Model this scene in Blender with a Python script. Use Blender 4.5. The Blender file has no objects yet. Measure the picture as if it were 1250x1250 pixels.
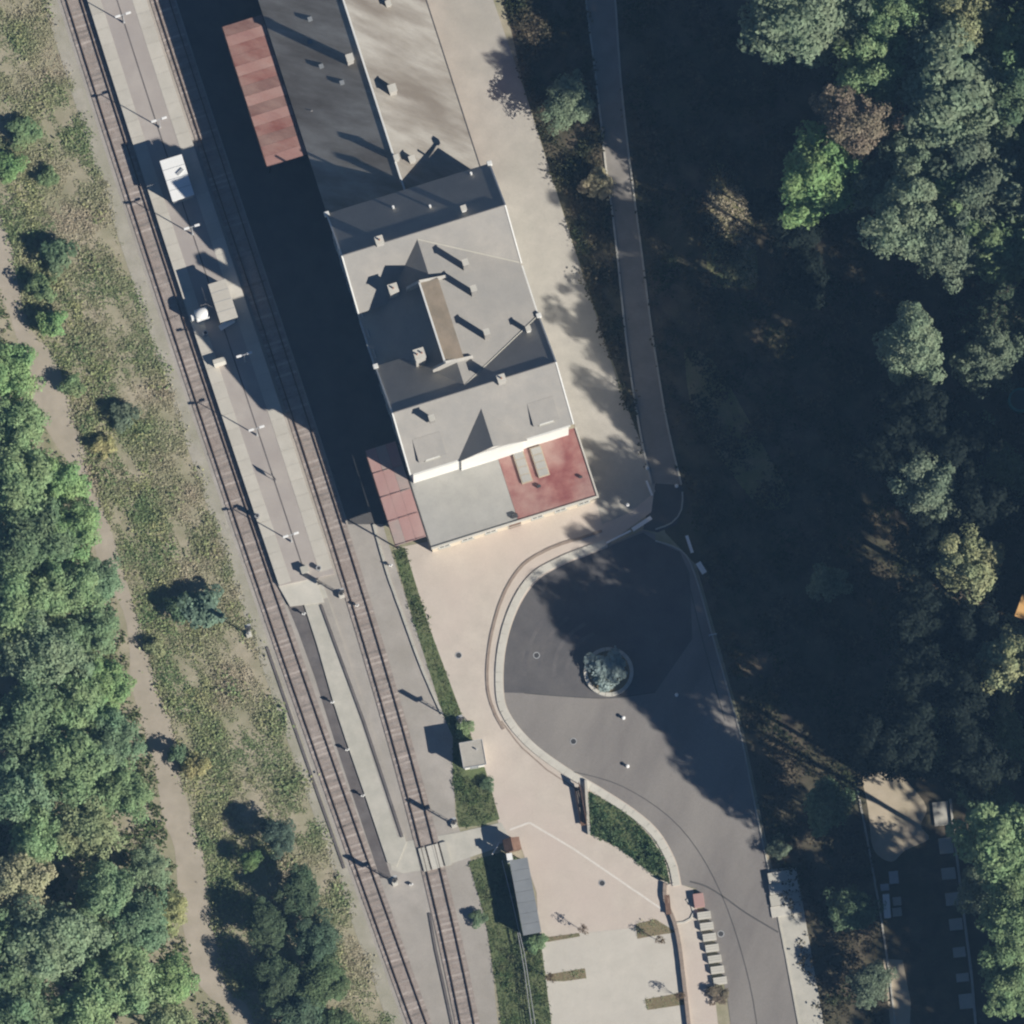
import bpy, bmesh, math, random
import numpy as np
from mathutils import Vector, Matrix

# ------------------------------------------------------------------ camera, sky, sun, exposure
scene = bpy.context.scene
COL = scene.collection
DIST, TILT, WIDE = 1500.0, math.atan(0.18), 115.0
cam_data = bpy.data.cameras.new('camera')
cam = bpy.data.objects.new('camera', cam_data)
COL.objects.link(cam)
cam.location = (0, -DIST * math.sin(TILT), DIST * math.cos(TILT))
cam.rotation_euler = (TILT, 0, 0)
cam_data.sensor_width = 36.0
cam_data.lens = 36.0 * DIST / WIDE
cam_data.clip_start = 10.0
cam_data.clip_end = 6000.0
scene.camera = cam

SUN_EL, SUN_AZ = math.radians(31.0), math.radians(120.0)
world = bpy.data.worlds.new('World')
scene.world = world
world.use_nodes = True
wn = world.node_tree.nodes
sky = wn.new('ShaderNodeTexSky')
sky.sky_type = 'NISHITA'
sky.sun_disc = False
sky.sun_elevation = SUN_EL
sky.sun_rotation = SUN_AZ
sky.air_density = 0.5
sky.dust_density = 0.0
sky.ozone_density = 6.0
bg = wn['Background']
bg.inputs['Strength'].default_value = 0.05
world.node_tree.links.new(sky.outputs[0], bg.inputs['Color'])
sun_data = bpy.data.lights.new('sun', 'SUN')
sun_data.energy = 5.0
sun_data.angle = math.radians(0.53)
sun_data.color = (1.0, 0.945, 0.86)
sun = bpy.data.objects.new('sun', sun_data)
COL.objects.link(sun)
sdir = Vector((math.sin(SUN_AZ) * math.cos(SUN_EL), math.cos(SUN_AZ) * math.cos(SUN_EL), math.sin(SUN_EL)))
sun.rotation_euler = sdir.to_track_quat('Z', 'Y').to_euler()
sun.location = sdir * 300
scene.view_settings.view_transform = 'Standard'
scene.view_settings.look = 'None'
scene.view_settings.gamma = 1.0
scene.view_settings.exposure = 0.43
scene.render.engine = 'CYCLES'
scene.cycles.max_bounces = 5
scene.cycles.diffuse_bounces = 3
scene.cycles.transmission_bounces = 3
scene.cycles.pixel_filter_type = 'BLACKMAN_HARRIS'
scene.cycles.filter_width = 2.2
scene.cycles.use_denoising = True

RNG = random.Random(7)
NPR = np.random.default_rng(7)
CT, ST = math.cos(TILT), math.sin(TILT)


def U(px, py, z=0.0):
    """ground plan position of a photo point that stands z metres above the ground"""
    dx = (px - 625) / 1250 * WIDE / DIST
    dy = (625 - py) / 1250 * WIDE / DIST
    wy, wz = CT * dy + ST, ST * dy - CT
    t = (z - cam.location.z) / wz
    return Vector((dx * t, cam.location.y + wy * t, z))


# ------------------------------------------------------------------ materials
MATS = {}


def mat(name, c1, c2=None, scale=0.6, c3=None, scale3=0.12, amount3=0.5, rough=0.9, bump=0.0, bscale=8.0, metal=0.0,
        fine=0.12, stretch=None, spec=0.25, rnd=0.0):
    """two-tone noise with an optional larger blotch colour and fine value grain"""
    m = bpy.data.materials.new(name)
    m.use_nodes = True
    N, L = m.node_tree.nodes, m.node_tree.links
    b = N['Principled BSDF']
    b.inputs['Roughness'].default_value = rough
    b.inputs['Metallic'].default_value = metal
    b.inputs['Specular IOR Level'].default_value = spec
    geo = N.new('ShaderNodeNewGeometry')
    src = geo.outputs['Position']
    if stretch:
        mp = N.new('ShaderNodeMapping')
        mp.inputs['Rotation'].default_value = (0, 0, -stretch[0])
        mp.inputs['Scale'].default_value = (stretch[1], stretch[2], 1)
        mp.vector_type = 'TEXTURE'
        L.new(src, mp.inputs['Vector'])
        src = mp.outputs['Vector']

    def noise(sc, det=5):
        n = N.new('ShaderNodeTexNoise')
        n.inputs['Scale'].default_value = sc
        n.inputs['Detail'].default_value = det
        n.inputs['Roughness'].default_value = 0.6
        L.new(src, n.inputs['Vector'])
        r = N.new('ShaderNodeValToRGB')
        r.color_ramp.elements[0].position = 0.36
        r.color_ramp.elements[1].position = 0.66
        L.new(n.outputs['Fac'], r.inputs['Fac'])
        return r.outputs['Color']

    def mix(fac, a, bb, mode='MIX'):
        x = N.new('ShaderNodeMix')
        x.data_type = 'RGBA'
        x.blend_type = mode
        for s, v in ((x.inputs[0], fac), (x.inputs[6], a), (x.inputs[7], bb)):
            if isinstance(v, (int, float)):
                s.default_value = v
            elif isinstance(v, tuple):
                s.default_value = (*v, 1)
            else:
                L.new(v, s)
        return x.outputs[2]
    col = mix(noise(scale), tuple(c1), tuple(c2 or c1))
    if c3:
        f = N.new('ShaderNodeMath')
        f.operation = 'MULTIPLY'
        L.new(noise(scale3, 4), f.inputs[0])
        f.inputs[1].default_value = amount3
        col = mix(f.outputs[0], col, tuple(c3))
    if fine:
        n = N.new('ShaderNodeTexNoise')
        n.inputs['Scale'].default_value = 9.0
        n.inputs['Detail'].default_value = 3
        L.new(geo.outputs['Position'], n.inputs['Vector'])
        mr = N.new('ShaderNodeMapRange')
        mr.inputs['From Min'].default_value = 0.25
        mr.inputs['From Max'].default_value = 0.75
        mr.inputs['To Min'].default_value = 1 - fine
        mr.inputs['To Max'].default_value = 1 + fine
        L.new(n.outputs['Fac'], mr.inputs['Value'])
        col = mix(1.0, col, mr.outputs[0], 'MULTIPLY')
    if rnd:
        oi = N.new('ShaderNodeObjectInfo')
        mr = N.new('ShaderNodeMapRange')
        mr.inputs['To Min'].default_value = 1 - rnd
        mr.inputs['To Max'].default_value = 1 + rnd
        L.new(oi.outputs['Random'], mr.inputs['Value'])
        col = mix(1.0, col, mr.outputs[0], 'MULTIPLY')
    L.new(col, b.inputs['Base Color'])
    if bump:
        n = N.new('ShaderNodeTexNoise')
        n.inputs['Scale'].default_value = bscale
        n.inputs['Detail'].default_value = 4
        L.new(geo.outputs['Position'], n.inputs['Vector'])
        bp = N.new('ShaderNodeBump')
        bp.inputs['Strength'].default_value = bump
        bp.inputs['Distance'].default_value = 0.05
        L.new(n.outputs['Fac'], bp.inputs['Height'])
        L.new(bp.outputs[0], b.inputs['Normal'])
    MATS[name] = m
    return m


def leaf_mat(name, use_object_colour=True, c1=None, c2=None, c3=None, scale=0.35, var=0.4):
    m = bpy.data.materials.new(name)
    m.use_nodes = True
    N, L = m.node_tree.nodes, m.node_tree.links
    b = N['Principled BSDF']
    out = N['Material Output']
    b.inputs['Roughness'].default_value = 0.75
    b.inputs['Specular IOR Level'].default_value = 0.12
    geo = N.new('ShaderNodeNewGeometry')
    n = N.new('ShaderNodeTexNoise')
    n.inputs['Scale'].default_value = scale
    n.inputs['Detail'].default_value = 4
    L.new(geo.outputs['Position'], n.inputs['Vector'])
    n2 = N.new('ShaderNodeTexNoise')
    n2.inputs['Scale'].default_value = 2.2
    n2.inputs['Detail'].default_value = 2
    L.new(geo.outputs['Position'], n2.inputs['Vector'])
    mr = N.new('ShaderNodeMapRange')
    mr.inputs['From Min'].default_value = 0.3
    mr.inputs['From Max'].default_value = 0.7
    mr.inputs['To Min'].default_value = 1 - var
    mr.inputs['To Max'].default_value = 1 + var
    L.new(n2.outputs['Fac'], mr.inputs['Value'])
    if use_object_colour:
        oi = N.new('ShaderNodeObjectInfo')
        base = oi.outputs['Color']
        hs = N.new('ShaderNodeHueSaturation')
        h = N.new('ShaderNodeMapRange')
        h.inputs['From Min'].default_value = 0.3
        h.inputs['From Max'].default_value = 0.7
        h.inputs['To Min'].default_value = 0.472
        h.inputs['To Max'].default_value = 0.52
        L.new(n.outputs['Fac'], h.inputs['Value'])
        L.new(h.outputs[0], hs.inputs['Hue'])
        L.new(base, hs.inputs['Color'])
        base = hs.outputs['Color']
    else:
        r = N.new('ShaderNodeValToRGB')
        r.color_ramp.elements[0].position = 0.36
        r.color_ramp.elements[1].position = 0.64
        r.color_ramp.elements[0].color = (*c1, 1)
        r.color_ramp.elements[1].color = (*c2, 1)
        if c3:
            e = r.color_ramp.elements.new(0.5)
            e.color = (*c3, 1)
        L.new(n.outputs['Fac'], r.inputs['Fac'])
        base = r.outputs['Color']
    mx = N.new('ShaderNodeMix')
    mx.data_type = 'RGBA'
    mx.blend_type = 'MULTIPLY'
    mx.inputs[0].default_value = 1.0
    L.new(base, mx.inputs[6])
    L.new(mr.outputs[0], mx.inputs[7])
    L.new(mx.outputs[2], b.inputs['Base Color'])
    tr = N.new('ShaderNodeBsdfTranslucent')
    L.new(mx.outputs[2], tr.inputs['Color'])
    ms = N.new('ShaderNodeMixShader')
    ms.inputs[0].default_value = 0.36
    L.new(b.outputs[0], ms.inputs[1])
    L.new(tr.outputs[0], ms.inputs[2])
    L.new(ms.outputs[0], out.inputs['Surface'])
    MATS[name] = m
    return m


TH = math.radians(17.6)      # the station stands turned by this much, along the tracks
mat('soil', (0.310, 0.276, 0.196), (0.437, 0.385, 0.287), 0.5, (0.21, 0.22, 0.12), 0.16, 0.7, bump=0.5, fine=0.2)
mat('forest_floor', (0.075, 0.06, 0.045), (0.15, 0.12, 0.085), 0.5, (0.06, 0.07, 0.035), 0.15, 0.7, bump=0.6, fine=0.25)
mat('slope_grass', (0.16, 0.14, 0.08), (0.30, 0.25, 0.16), 0.5, (0.13, 0.16, 0.05), 0.2, 0.7, bump=0.6, fine=0.25)
mat('dirt', (0.370, 0.325, 0.263), (0.448, 0.392, 0.319), 0.5, (0.28, 0.25, 0.17), 0.2, 0.35, bump=0.25, fine=0.08)
mat('ballast', (0.31, 0.275, 0.24), (0.39, 0.355, 0.31), 0.9, (0.35, 0.345, 0.29), 0.15, 0.6, bump=0.6, bscale=14, fine=0.2)
mat('ballast_brown', (0.27, 0.232, 0.205), (0.38, 0.33, 0.295), 1.1, (0.29, 0.235, 0.20), 0.2, 0.6, bump=0.7, bscale=14, fine=0.22)
mat('gravel_grey', (0.355, 0.33, 0.295), (0.43, 0.395, 0.355), 0.45, (0.30, 0.275, 0.235), 0.1, 0.7, bump=0.4, bscale=16, fine=0.14)
mat('gravel_dark', (0.115, 0.105, 0.103), (0.169, 0.155, 0.149), 0.6, (0.135, 0.115, 0.105), 0.2, 0.5, bump=0.5, bscale=16, fine=0.15)
mat('shoulder', (0.36, 0.335, 0.28), (0.44, 0.41, 0.345), 0.6, (0.29, 0.28, 0.20), 0.25, 0.7, bump=0.5, bscale=14, fine=0.15)
mat('platform_paving', (0.385, 0.345, 0.31), (0.45, 0.41, 0.365), 0.4, (0.34, 0.305, 0.285), 0.12, 0.7, fine=0.08)
mat('platform_edge', (0.49, 0.465, 0.405), (0.55, 0.52, 0.455), 0.6, (0.45, 0.42, 0.36), 0.2, 0.6, fine=0.08, rnd=0.05)
mat('concrete', (0.44, 0.425, 0.37), (0.52, 0.495, 0.43), 0.7, (0.38, 0.37, 0.31), 0.2, 0.4, fine=0.07)
mat('concrete_pale', (0.53, 0.51, 0.45), (0.60, 0.57, 0.50), 0.7, (0.47, 0.45, 0.38), 0.25, 0.4, fine=0.06)
mat('plaza', (0.50, 0.445, 0.38), (0.57, 0.51, 0.435), 0.45, (0.545, 0.465, 0.405), 0.1, 0.8, fine=0.09)
mat('plaza_pale', (0.515, 0.485, 0.42), (0.57, 0.535, 0.465), 0.5, (0.48, 0.45, 0.395), 0.12, 0.6, fine=0.08)
mat('driveway', (0.40, 0.375, 0.33), (0.465, 0.435, 0.38), 0.5, (0.345, 0.33, 0.285), 0.12, 0.5, bump=0.2, fine=0.1)
mat('asphalt', (0.175, 0.161, 0.152), (0.228, 0.212, 0.196), 0.3, (0.286, 0.265, 0.239), 0.09, 0.75, fine=0.12, stretch=(math.radians(20), 1, 3))
mat('asphalt_new', (0.088, 0.085, 0.088), (0.118, 0.112, 0.112), 0.35, (0.155, 0.145, 0.138), 0.12, 0.7, fine=0.12)
mat('asphalt_worn', (0.105, 0.10, 0.102), (0.135, 0.128, 0.127), 0.6, (0.15, 0.14, 0.135), 0.3, 0.6, fine=0.12)
mat('asphalt_yard', (0.085, 0.082, 0.08), (0.11, 0.105, 0.10), 0.4, fine=0.1)
mat('lane_surface', (0.24, 0.22, 0.195), (0.30, 0.275, 0.245), 0.5, (0.20, 0.185, 0.165), 0.15, 0.6, fine=0.1)
mat('paint_white', (0.62, 0.58, 0.52), (0.70, 0.66, 0.60), 1.5, fine=0.08)
mat('brick_band', (0.27, 0.215, 0.175), (0.33, 0.27, 0.22), 1.2, fine=0.12)
mat('grass', (0.085, 0.125, 0.05), (0.13, 0.16, 0.07), 0.7, (0.16, 0.155, 0.085), 0.25, 0.5, bump=0.6, fine=0.25)
mat('sand', (0.46, 0.39, 0.285), (0.54, 0.46, 0.35), 0.6, (0.30, 0.26, 0.18), 0.2, 0.5, fine=0.1)
mat('steel_rail', (0.101, 0.074, 0.061), (0.149, 0.108, 0.088), 1.5, rough=0.6, metal=0.3)
mat('timber', (0.29, 0.25, 0.22), (0.38, 0.335, 0.30), 1.4, fine=0.2, rnd=0.3)
mat('roof_pale', (0.275, 0.262, 0.24), (0.325, 0.305, 0.275), 0.5, (0.25, 0.245, 0.232), 0.14, 0.6, fine=0.09)
mat('roof_shed', (0.285, 0.262, 0.225), (0.385, 0.365, 0.325), 0.3, (0.15, 0.125, 0.10), 0.22, 0.8, fine=0.09, stretch=(TH, 3.6, 0.55))
mat('roof_flat', (0.325, 0.32, 0.295), (0.38, 0.37, 0.34), 0.5, (0.40, 0.395, 0.37), 0.16, 0.6, fine=0.08)
mat('roof_grey_blue', (0.20, 0.215, 0.225), (0.235, 0.25, 0.26), 0.5, fine=0.05)
mat('roof_red', (0.24, 0.085, 0.08), (0.37, 0.17, 0.145), 0.45, (0.40, 0.29, 0.25), 0.22, 0.75, fine=0.14)
mat('rust_red', (0.22, 0.085, 0.068), (0.34, 0.165, 0.135), 0.6, (0.30, 0.20, 0.165), 0.3, 0.8, fine=0.15, rough=0.7, stretch=(TH, 2.0, 0.8))
mat('rust_red_pale', (0.36, 0.20, 0.165), (0.46, 0.33, 0.28), 0.7, (0.28, 0.13, 0.11), 0.35, 0.8, fine=0.15, rough=0.7, stretch=(TH, 2.0, 0.8))
mat('rust_brown_red', (0.17, 0.085, 0.07), (0.26, 0.15, 0.125), 0.7, (0.32, 0.22, 0.18), 0.3, 0.7, fine=0.15, rough=0.7, stretch=(TH, 2.0, 0.8))
mat('rust_pink_grey', (0.36, 0.30, 0.27), (0.43, 0.36, 0.32), 0.7, (0.38, 0.24, 0.21), 0.35, 0.7, fine=0.1, rough=0.7)
mat('rust_pink', (0.42, 0.26, 0.235), (0.47, 0.33, 0.29), 0.5, (0.37, 0.20, 0.185), 0.25, 0.6, fine=0.08, rough=0.7, stretch=(TH, 0.5, 4))
mat('rust_brown', (0.17, 0.145, 0.11), (0.23, 0.195, 0.155), 0.6, (0.26, 0.20, 0.14), 0.3, 0.5, fine=0.1)
mat('render_white', (0.78, 0.76, 0.70), (0.84, 0.82, 0.76), 0.8, (0.70, 0.67, 0.60), 0.3, 0.4, fine=0.04)
mat('render_cream', (0.60, 0.52, 0.40), (0.66, 0.58, 0.46), 0.6, fine=0.05)
mat('white_panel', (0.80, 0.80, 0.77), (0.84, 0.84, 0.81), 0.6, fine=0.02, rough=0.5)
mat('trim_white', (0.62, 0.62, 0.59), (0.70, 0.70, 0.66), 0.8, fine=0.05)
mat('chimney_render', (0.42, 0.40, 0.36), (0.50, 0.48, 0.43), 1.0, fine=0.08)
mat('brick', (0.28, 0.14, 0.10), (0.34, 0.18, 0.13), 2.0, fine=0.2)
mat('metal_grey', (0.42, 0.43, 0.43), (0.50, 0.51, 0.51), 1.0, rough=0.5, metal=0.2, fine=0.05)
mat('metal_dark', (0.05, 0.05, 0.052), (0.08, 0.078, 0.078), 1.0, rough=0.6, fine=0.05)
mat('wood_brown', (0.16, 0.095, 0.065), (0.24, 0.15, 0.11), 1.2, fine=0.12)
mat('bark', (0.085, 0.068, 0.052), (0.14, 0.115, 0.09), 2.0, fine=0.2)
mat('teal_plastic', (0.05, 0.30, 0.27), (0.07, 0.36, 0.32), 1.0, rough=0.4, fine=0.04)
mat('water_dark', (0.02, 0.10, 0.09), (0.03, 0.12, 0.11), 1.0, rough=0.1, fine=0.0, spec=0.5)
mat('orange_tile', (0.62, 0.36, 0.13), (0.68, 0.42, 0.18), 1.0, fine=0.06)
mat('mulch', (0.20, 0.155, 0.095), (0.28, 0.225, 0.14), 0.8, (0.15, 0.14, 0.07), 0.4, 0.5, bump=0.5, fine=0.22)
m = mat('glass', (0.02, 0.025, 0.03), (0.03, 0.035, 0.04), 1.0, rough=0.08, fine=0.0, spec=0.6)
leaf_mat('foliage')
leaf_mat('scrub_leaf', False, (0.26, 0.33, 0.165), (0.52, 0.455, 0.335), (0.385, 0.395, 0.235), 0.13, .2)
leaf_mat('weed_leaf', False, (0.22, 0.31, 0.145), (0.46, 0.46, 0.24), (0.34, 0.385, 0.19), 0.3, .25)
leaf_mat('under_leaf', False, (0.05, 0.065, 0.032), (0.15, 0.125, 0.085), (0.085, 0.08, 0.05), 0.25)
leaf_mat('grass_leaf', False, (0.10, 0.155, 0.065), (0.19, 0.21, 0.11), (0.14, 0.18, 0.08), 0.9)
leaf_mat('bed_leaf', False, (0.065, 0.125, 0.06), (0.15, 0.205, 0.105), (0.105, 0.16, 0.08), 1.1)


# ------------------------------------------------------------------ object helpers
def tag(o, label=None, cat=None, group=None, kind=None):
    if label:
        o['label'] = label
    if cat:
        o['category'] = cat
    if group:
        o['group'] = group
    if kind:
        o['kind'] = kind
    return o


def thing(name, label, cat, loc=(0, 0, 0), rz=0.0, group=None):
    o = bpy.data.objects.new(name, None)
    o.empty_display_size = 0.3
    COL.objects.link(o)
    o.location = loc
    o.rotation_euler = (0, 0, rz)
    return tag(o, label, cat, group)


class MB:
    def __init__(self):
        self.v, self.f = [], []

    def add(self, vs, fs):
        k = len(self.v)
        self.v += [tuple(p) for p in vs]
        self.f += [tuple(i + k for i in f) for f in fs]
        return self

    def box(self, x0, x1, y0, y1, z0, z1):
        vs = [(x, y, z) for z in (z0, z1) for y in (y0, y1) for x in (x0, x1)]
        return self.add(vs, [(0, 2, 3, 1), (4, 5, 7, 6), (0, 1, 5, 4), (2, 6, 7, 3), (0, 4, 6, 2), (1, 3, 7, 5)])

    def obox(self, c, size, rz=0.0, pitch=0.0):
        M = Matrix.Translation(c) @ Matrix.Rotation(rz, 4, 'Z') @ Matrix.Rotation(pitch, 4, 'X')
        a, b, d = (s / 2 for s in size)
        vs = [M @ Vector((x, y, z)) for z in (-d, d) for y in (-b, b) for x in (-a, a)]
        return self.add(vs, [(0, 2, 3, 1), (4, 5, 7, 6), (0, 1, 5, 4), (2, 6, 7, 3), (0, 4, 6, 2), (1, 3, 7, 5)])

    def prism(self, pts, z0, z1):
        n = len(pts)
        if sum(pts[i][0] * pts[(i + 1) % n][1] - pts[(i + 1) % n][0] * pts[i][1] for i in range(n)) < 0:
            pts = list(reversed(pts))
        vs = [(p[0], p[1], z0) for p in pts] + [(p[0], p[1], z1) for p in pts]
        fs = [tuple(range(n - 1, -1, -1)), tuple(range(n, 2 * n))]
        fs += [(i, (i + 1) % n, n + (i + 1) % n, n + i) for i in range(n)]
        return self.add(vs, fs)

    def tube(self, p0, p1, r0, r1=None, n=8):
        r1 = r0 if r1 is None else r1
        p0, p1 = Vector(p0), Vector(p1)
        q = (p1 - p0).to_track_quat('Z', 'Y')
        vs = []
        for p, r in ((p0, r0), (p1, r1)):
            for i in range(n):
                a = 2 * math.pi * i / n
                vs.append(p + q @ Vector((r * math.cos(a), r * math.sin(a), 0)))
        fs = [(i, (i + 1) % n, n + (i + 1) % n, n + i) for i in range(n)]
        fs += [tuple(range(n - 1, -1, -1)), tuple(range(n, 2 * n))]
        return self.add(vs, fs)

    def ring(self, r0, r1, z0, z1, n=40):
        vs, fs = [], []
        for i in range(n):
            a = 2 * math.pi * i / n
            c, s = math.cos(a), math.sin(a)
            vs += [(r0 * c, r0 * s, z0), (r1 * c, r1 * s, z0), (r1 * c, r1 * s, z1), (r0 * c, r0 * s, z1)]
        for i in range(n):
            j = (i + 1) % n
            for k in range(4):
                l = (k + 1) % 4
                fs.append((4 * i + k, 4 * j + k, 4 * j + l, 4 * i + l))
        return self.add(vs, fs)

    def dome(self, c, rx, ry, rz, n=16, m=6):
        vs, fs = [], []
        for j in range(m):
            t = (math.pi / 2) * j / m
            for i in range(n):
                a = 2 * math.pi * i / n
                vs.append((c[0] + rx * math.cos(t) * math.cos(a), c[1] + ry * math.cos(t) * math.sin(a), c[2] + rz * math.sin(t)))
        vs.append((c[0], c[1], c[2] + rz))
        for j in range(m - 1):
            for i in range(n):
                fs.append((j * n + i, j * n + (i + 1) % n, (j + 1) * n + (i + 1) % n, (j + 1) * n + i))
        for i in range(n):
            fs.append(((m - 1) * n + i, (m - 1) * n + (i + 1) % n, len(vs) - 1))
        return self.add(vs, fs)

    def sweep(self, pts, prof, closed=False):
        """profile (offset to the left of travel, height) along a plan polyline"""
        n, k = len(pts), len(prof)
        vs, fs = [], []
        for i in range(n):
            a, b = pts[max(i - 1, 0)], pts[min(i + 1, n - 1)]
            d = Vector((b[0] - a[0], b[1] - a[1])).normalized()
            nx, ny = -d.y, d.x
            z = pts[i][2] if len(pts[i]) > 2 else 0
            for o, h in prof:
                vs.append((pts[i][0] + nx * o, pts[i][1] + ny * o, z + h))
        for i in range(n - 1):
            for j in range(k):
                l = (j + 1) % k
                fs.append((i * k + j, i * k + l, (i + 1) * k + l, (i + 1) * k + j))
        fs.append(tuple(range(k)))
        fs.append(tuple(range((n - 1) * k + k - 1, (n - 1) * k - 1, -1)))
        return self.add(vs, fs)

    def mesh(self, name, material):
        me = bpy.data.meshes.new(name)
        me.from_pydata(self.v, [], self.f)
        bm = bmesh.new()
        bm.from_mesh(me)
        bmesh.ops.recalc_face_normals(bm, faces=bm.faces)
        bm.to_mesh(me)
        bm.free()
        me.materials.append(MATS[material])
        me.update()
        return me

    def build(self, name, material, parent=None, bevel=0.0):
        o = bpy.data.objects.new(name, self.mesh(name, material))
        COL.objects.link(o)
        if parent:
            o.parent = parent
        if bevel:
            md = o.modifiers.new('bevel', 'BEVEL')
            md.width = bevel
            md.segments = 2
            md.limit_method = 'ANGLE'
        return o


def link(name, me, parent=None, loc=(0, 0, 0), rz=0.0):
    o = bpy.data.objects.new(name, me)
    COL.objects.link(o)
    o.location = loc
    o.rotation_euler = (0, 0, rz)
    if parent:
        o.parent = parent
    return o


def copy_tree(o, parent=None):
    c = o.copy()
    COL.objects.link(c)
    c.parent = parent
    for ch in list(o.children):
        copy_tree(ch, c)
    return c


def smooth(pts, per=6):
    """Catmull-Rom through photo points"""
    out = []
    P = [pts[0]] + list(pts) + [pts[-1]]
    for i in range(1, len(P) - 2):
        p0, p1, p2, p3 = (np.array(q, float) for q in P[i - 1:i + 3])
        for s in range(per):
            t = s / per
            out.append(tuple(0.5 * ((2 * p1) + (-p0 + p2) * t + (2 * p0 - 5 * p1 + 4 * p2 - p3) * t * t + (-p0 + 3 * p1 - 3 * p2 + p3) * t ** 3)))
    out.append(tuple(float(x) for x in pts[-1]))
    return out


def sheet(name, pts, z, material, parent=None, kind='structure'):
    """flat ground sheet from photo points"""
    vs = [U(p[0], p[1], z) for p in pts]
    o = MB().add(vs, [tuple(range(len(vs)))]).build(name, material, parent)
    if o.data.polygons[0].normal.z < 0:
        o.data.flip_normals()
    if parent is None:
        o['kind'] = kind
    return o


def slab(name, pts, z0, z1, material, parent=None):
    vs = [U(p[0], p[1], z1) for p in pts]
    o = MB().prism([(v.x, v.y) for v in vs], z0, z1).build(name, material, parent)
    if parent is None:
        o['kind'] = 'structure'
    return o


def inside(poly, x, y):
    r = np.zeros(len(x), bool)
    j = len(poly) - 1
    for i in range(len(poly)):
        xi, yi = poly[i]
        xj, yj = poly[j]
        c = ((yi > y) != (yj > y)) & (x < (xj - xi) * (y - yi) / (yj - yi + 1e-12) + xi)
        r ^= c
        j = i
    return r


def quads_mesh(name, cen, nrm, size, material, aspect=0.62):
    """many small leaf quads"""
    n = len(cen)
    nrm = nrm / np.linalg.norm(nrm, axis=1, keepdims=True)
    ref = NPR.normal(size=(n, 3))
    t = np.cross(nrm, ref)
    t /= np.linalg.norm(t, axis=1, keepdims=True) + 1e-9
    b = np.cross(nrm, t)
    s = size[:, None] / 2
    # leaf outline: pointed at both ends
    vs = np.stack([cen - t * s, cen + b * s * aspect + nrm * s * 0.12, cen + t * s, cen - b * s * aspect + nrm * s * 0.12], 1).reshape(-1, 3)
    me = bpy.data.meshes.new(name)
    me.vertices.add(4 * n)
    me.vertices.foreach_set('co', vs.astype(np.float32).ravel())
    me.loops.add(4 * n)
    me.loops.foreach_set('vertex_index', np.arange(4 * n, dtype=np.int32))
    me.polygons.add(n)
    me.polygons.foreach_set('loop_start', np.arange(0, 4 * n, 4, dtype=np.int32))
    try:
        me.polygons.foreach_set('loop_total', np.full(n, 4, dtype=np.int32))
    except Exception:
        pass
    me.update(calc_edges=True)
    me.validate()
    me.materials.append(MATS[material])
    return me


# ------------------------------------------------------------------ setting: ground sheets
def T1(y):
    return 1.93857719e-05 * y * y + 0.313877073 * y + 89.6939106


def T2(y):
    return -5.44804988e-08 * y ** 3 + 5.33443663e-05 * y * y + 0.316723062 * y + 197.998339


def along(f, y0, y1, off, n=24):
    return [(f(y0 + (y1 - y0) * i / n) + off, y0 + (y1 - y0) * i / n) for i in range(n + 1)]


g = MB()
g.add([(-700, -700, 0), (700, -700, 0), (700, 700, 0), (-700, 700, 0)], [(0, 1, 2, 3)])
g.build('ground', 'soil')['kind'] = 'structure'

path_e = [(-30, 205), (0, 262), (15, 300), (21, 343), (40, 406), (65, 434), (91, 507), (112, 583), (135, 645), (153, 706), (173, 770), (196, 847), (213, 899),
          (219, 943), (233, 994), (245, 1024), (256, 1102), (277, 1205), (300, 1226), (330, 1290)]
path_w = [(-60, 260), (-10, 335), (3, 365), (14, 391), (33, 458), (45, 500), (68, 543), (97, 585), (111, 640), (122, 692), (150, 745), (158, 790), (160, 836), (179, 899),
          (190, 943), (199, 1000), (213, 1035), (219, 1107), (230, 1160), (245, 1205), (280, 1240), (295, 1290)]
sheet('dirt_path', smooth(path_e, 3) + smooth(path_w, 3)[::-1], 0.008, 'dirt')

# gravel between and beside the tracks
gravel_e = [(300, -40), (470, 650), (505, 760), (552, 890), (556, 1000), (575, 1050), (592, 1120), (602, 1190), (612, 1300)]
sheet('track_gravel', along(T1, -40, 1300, -26) + gravel_e[::-1], 0.008, 'gravel_grey')
sheet('track_shoulder', along(T1, -40, 1300, -38) + along(T1, -40, 1300, -20)[::-1], 0.014, 'shoulder')
for f in (T1, T2):
    sheet('ballast_bed', along(f, -40, 1300, -15) + along(f, -40, 1300, 15)[::-1], 0.075, 'ballast_brown')
sheet('dark_gravel_strip', [(346, 727), (366, 722), (387, 787), (406, 854), (421, 900), (447, 975), (472, 1053), (478, 1072), (464, 1072), (435, 985), (407, 900), (384, 826), (364, 771)], 0.02, 'gravel_dark')
sheet('station_yard', along(T2, -40, 640, 17) + [(470, 640), (520, 600), (330, -40)], 0.014, 'asphalt_yard')

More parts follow.
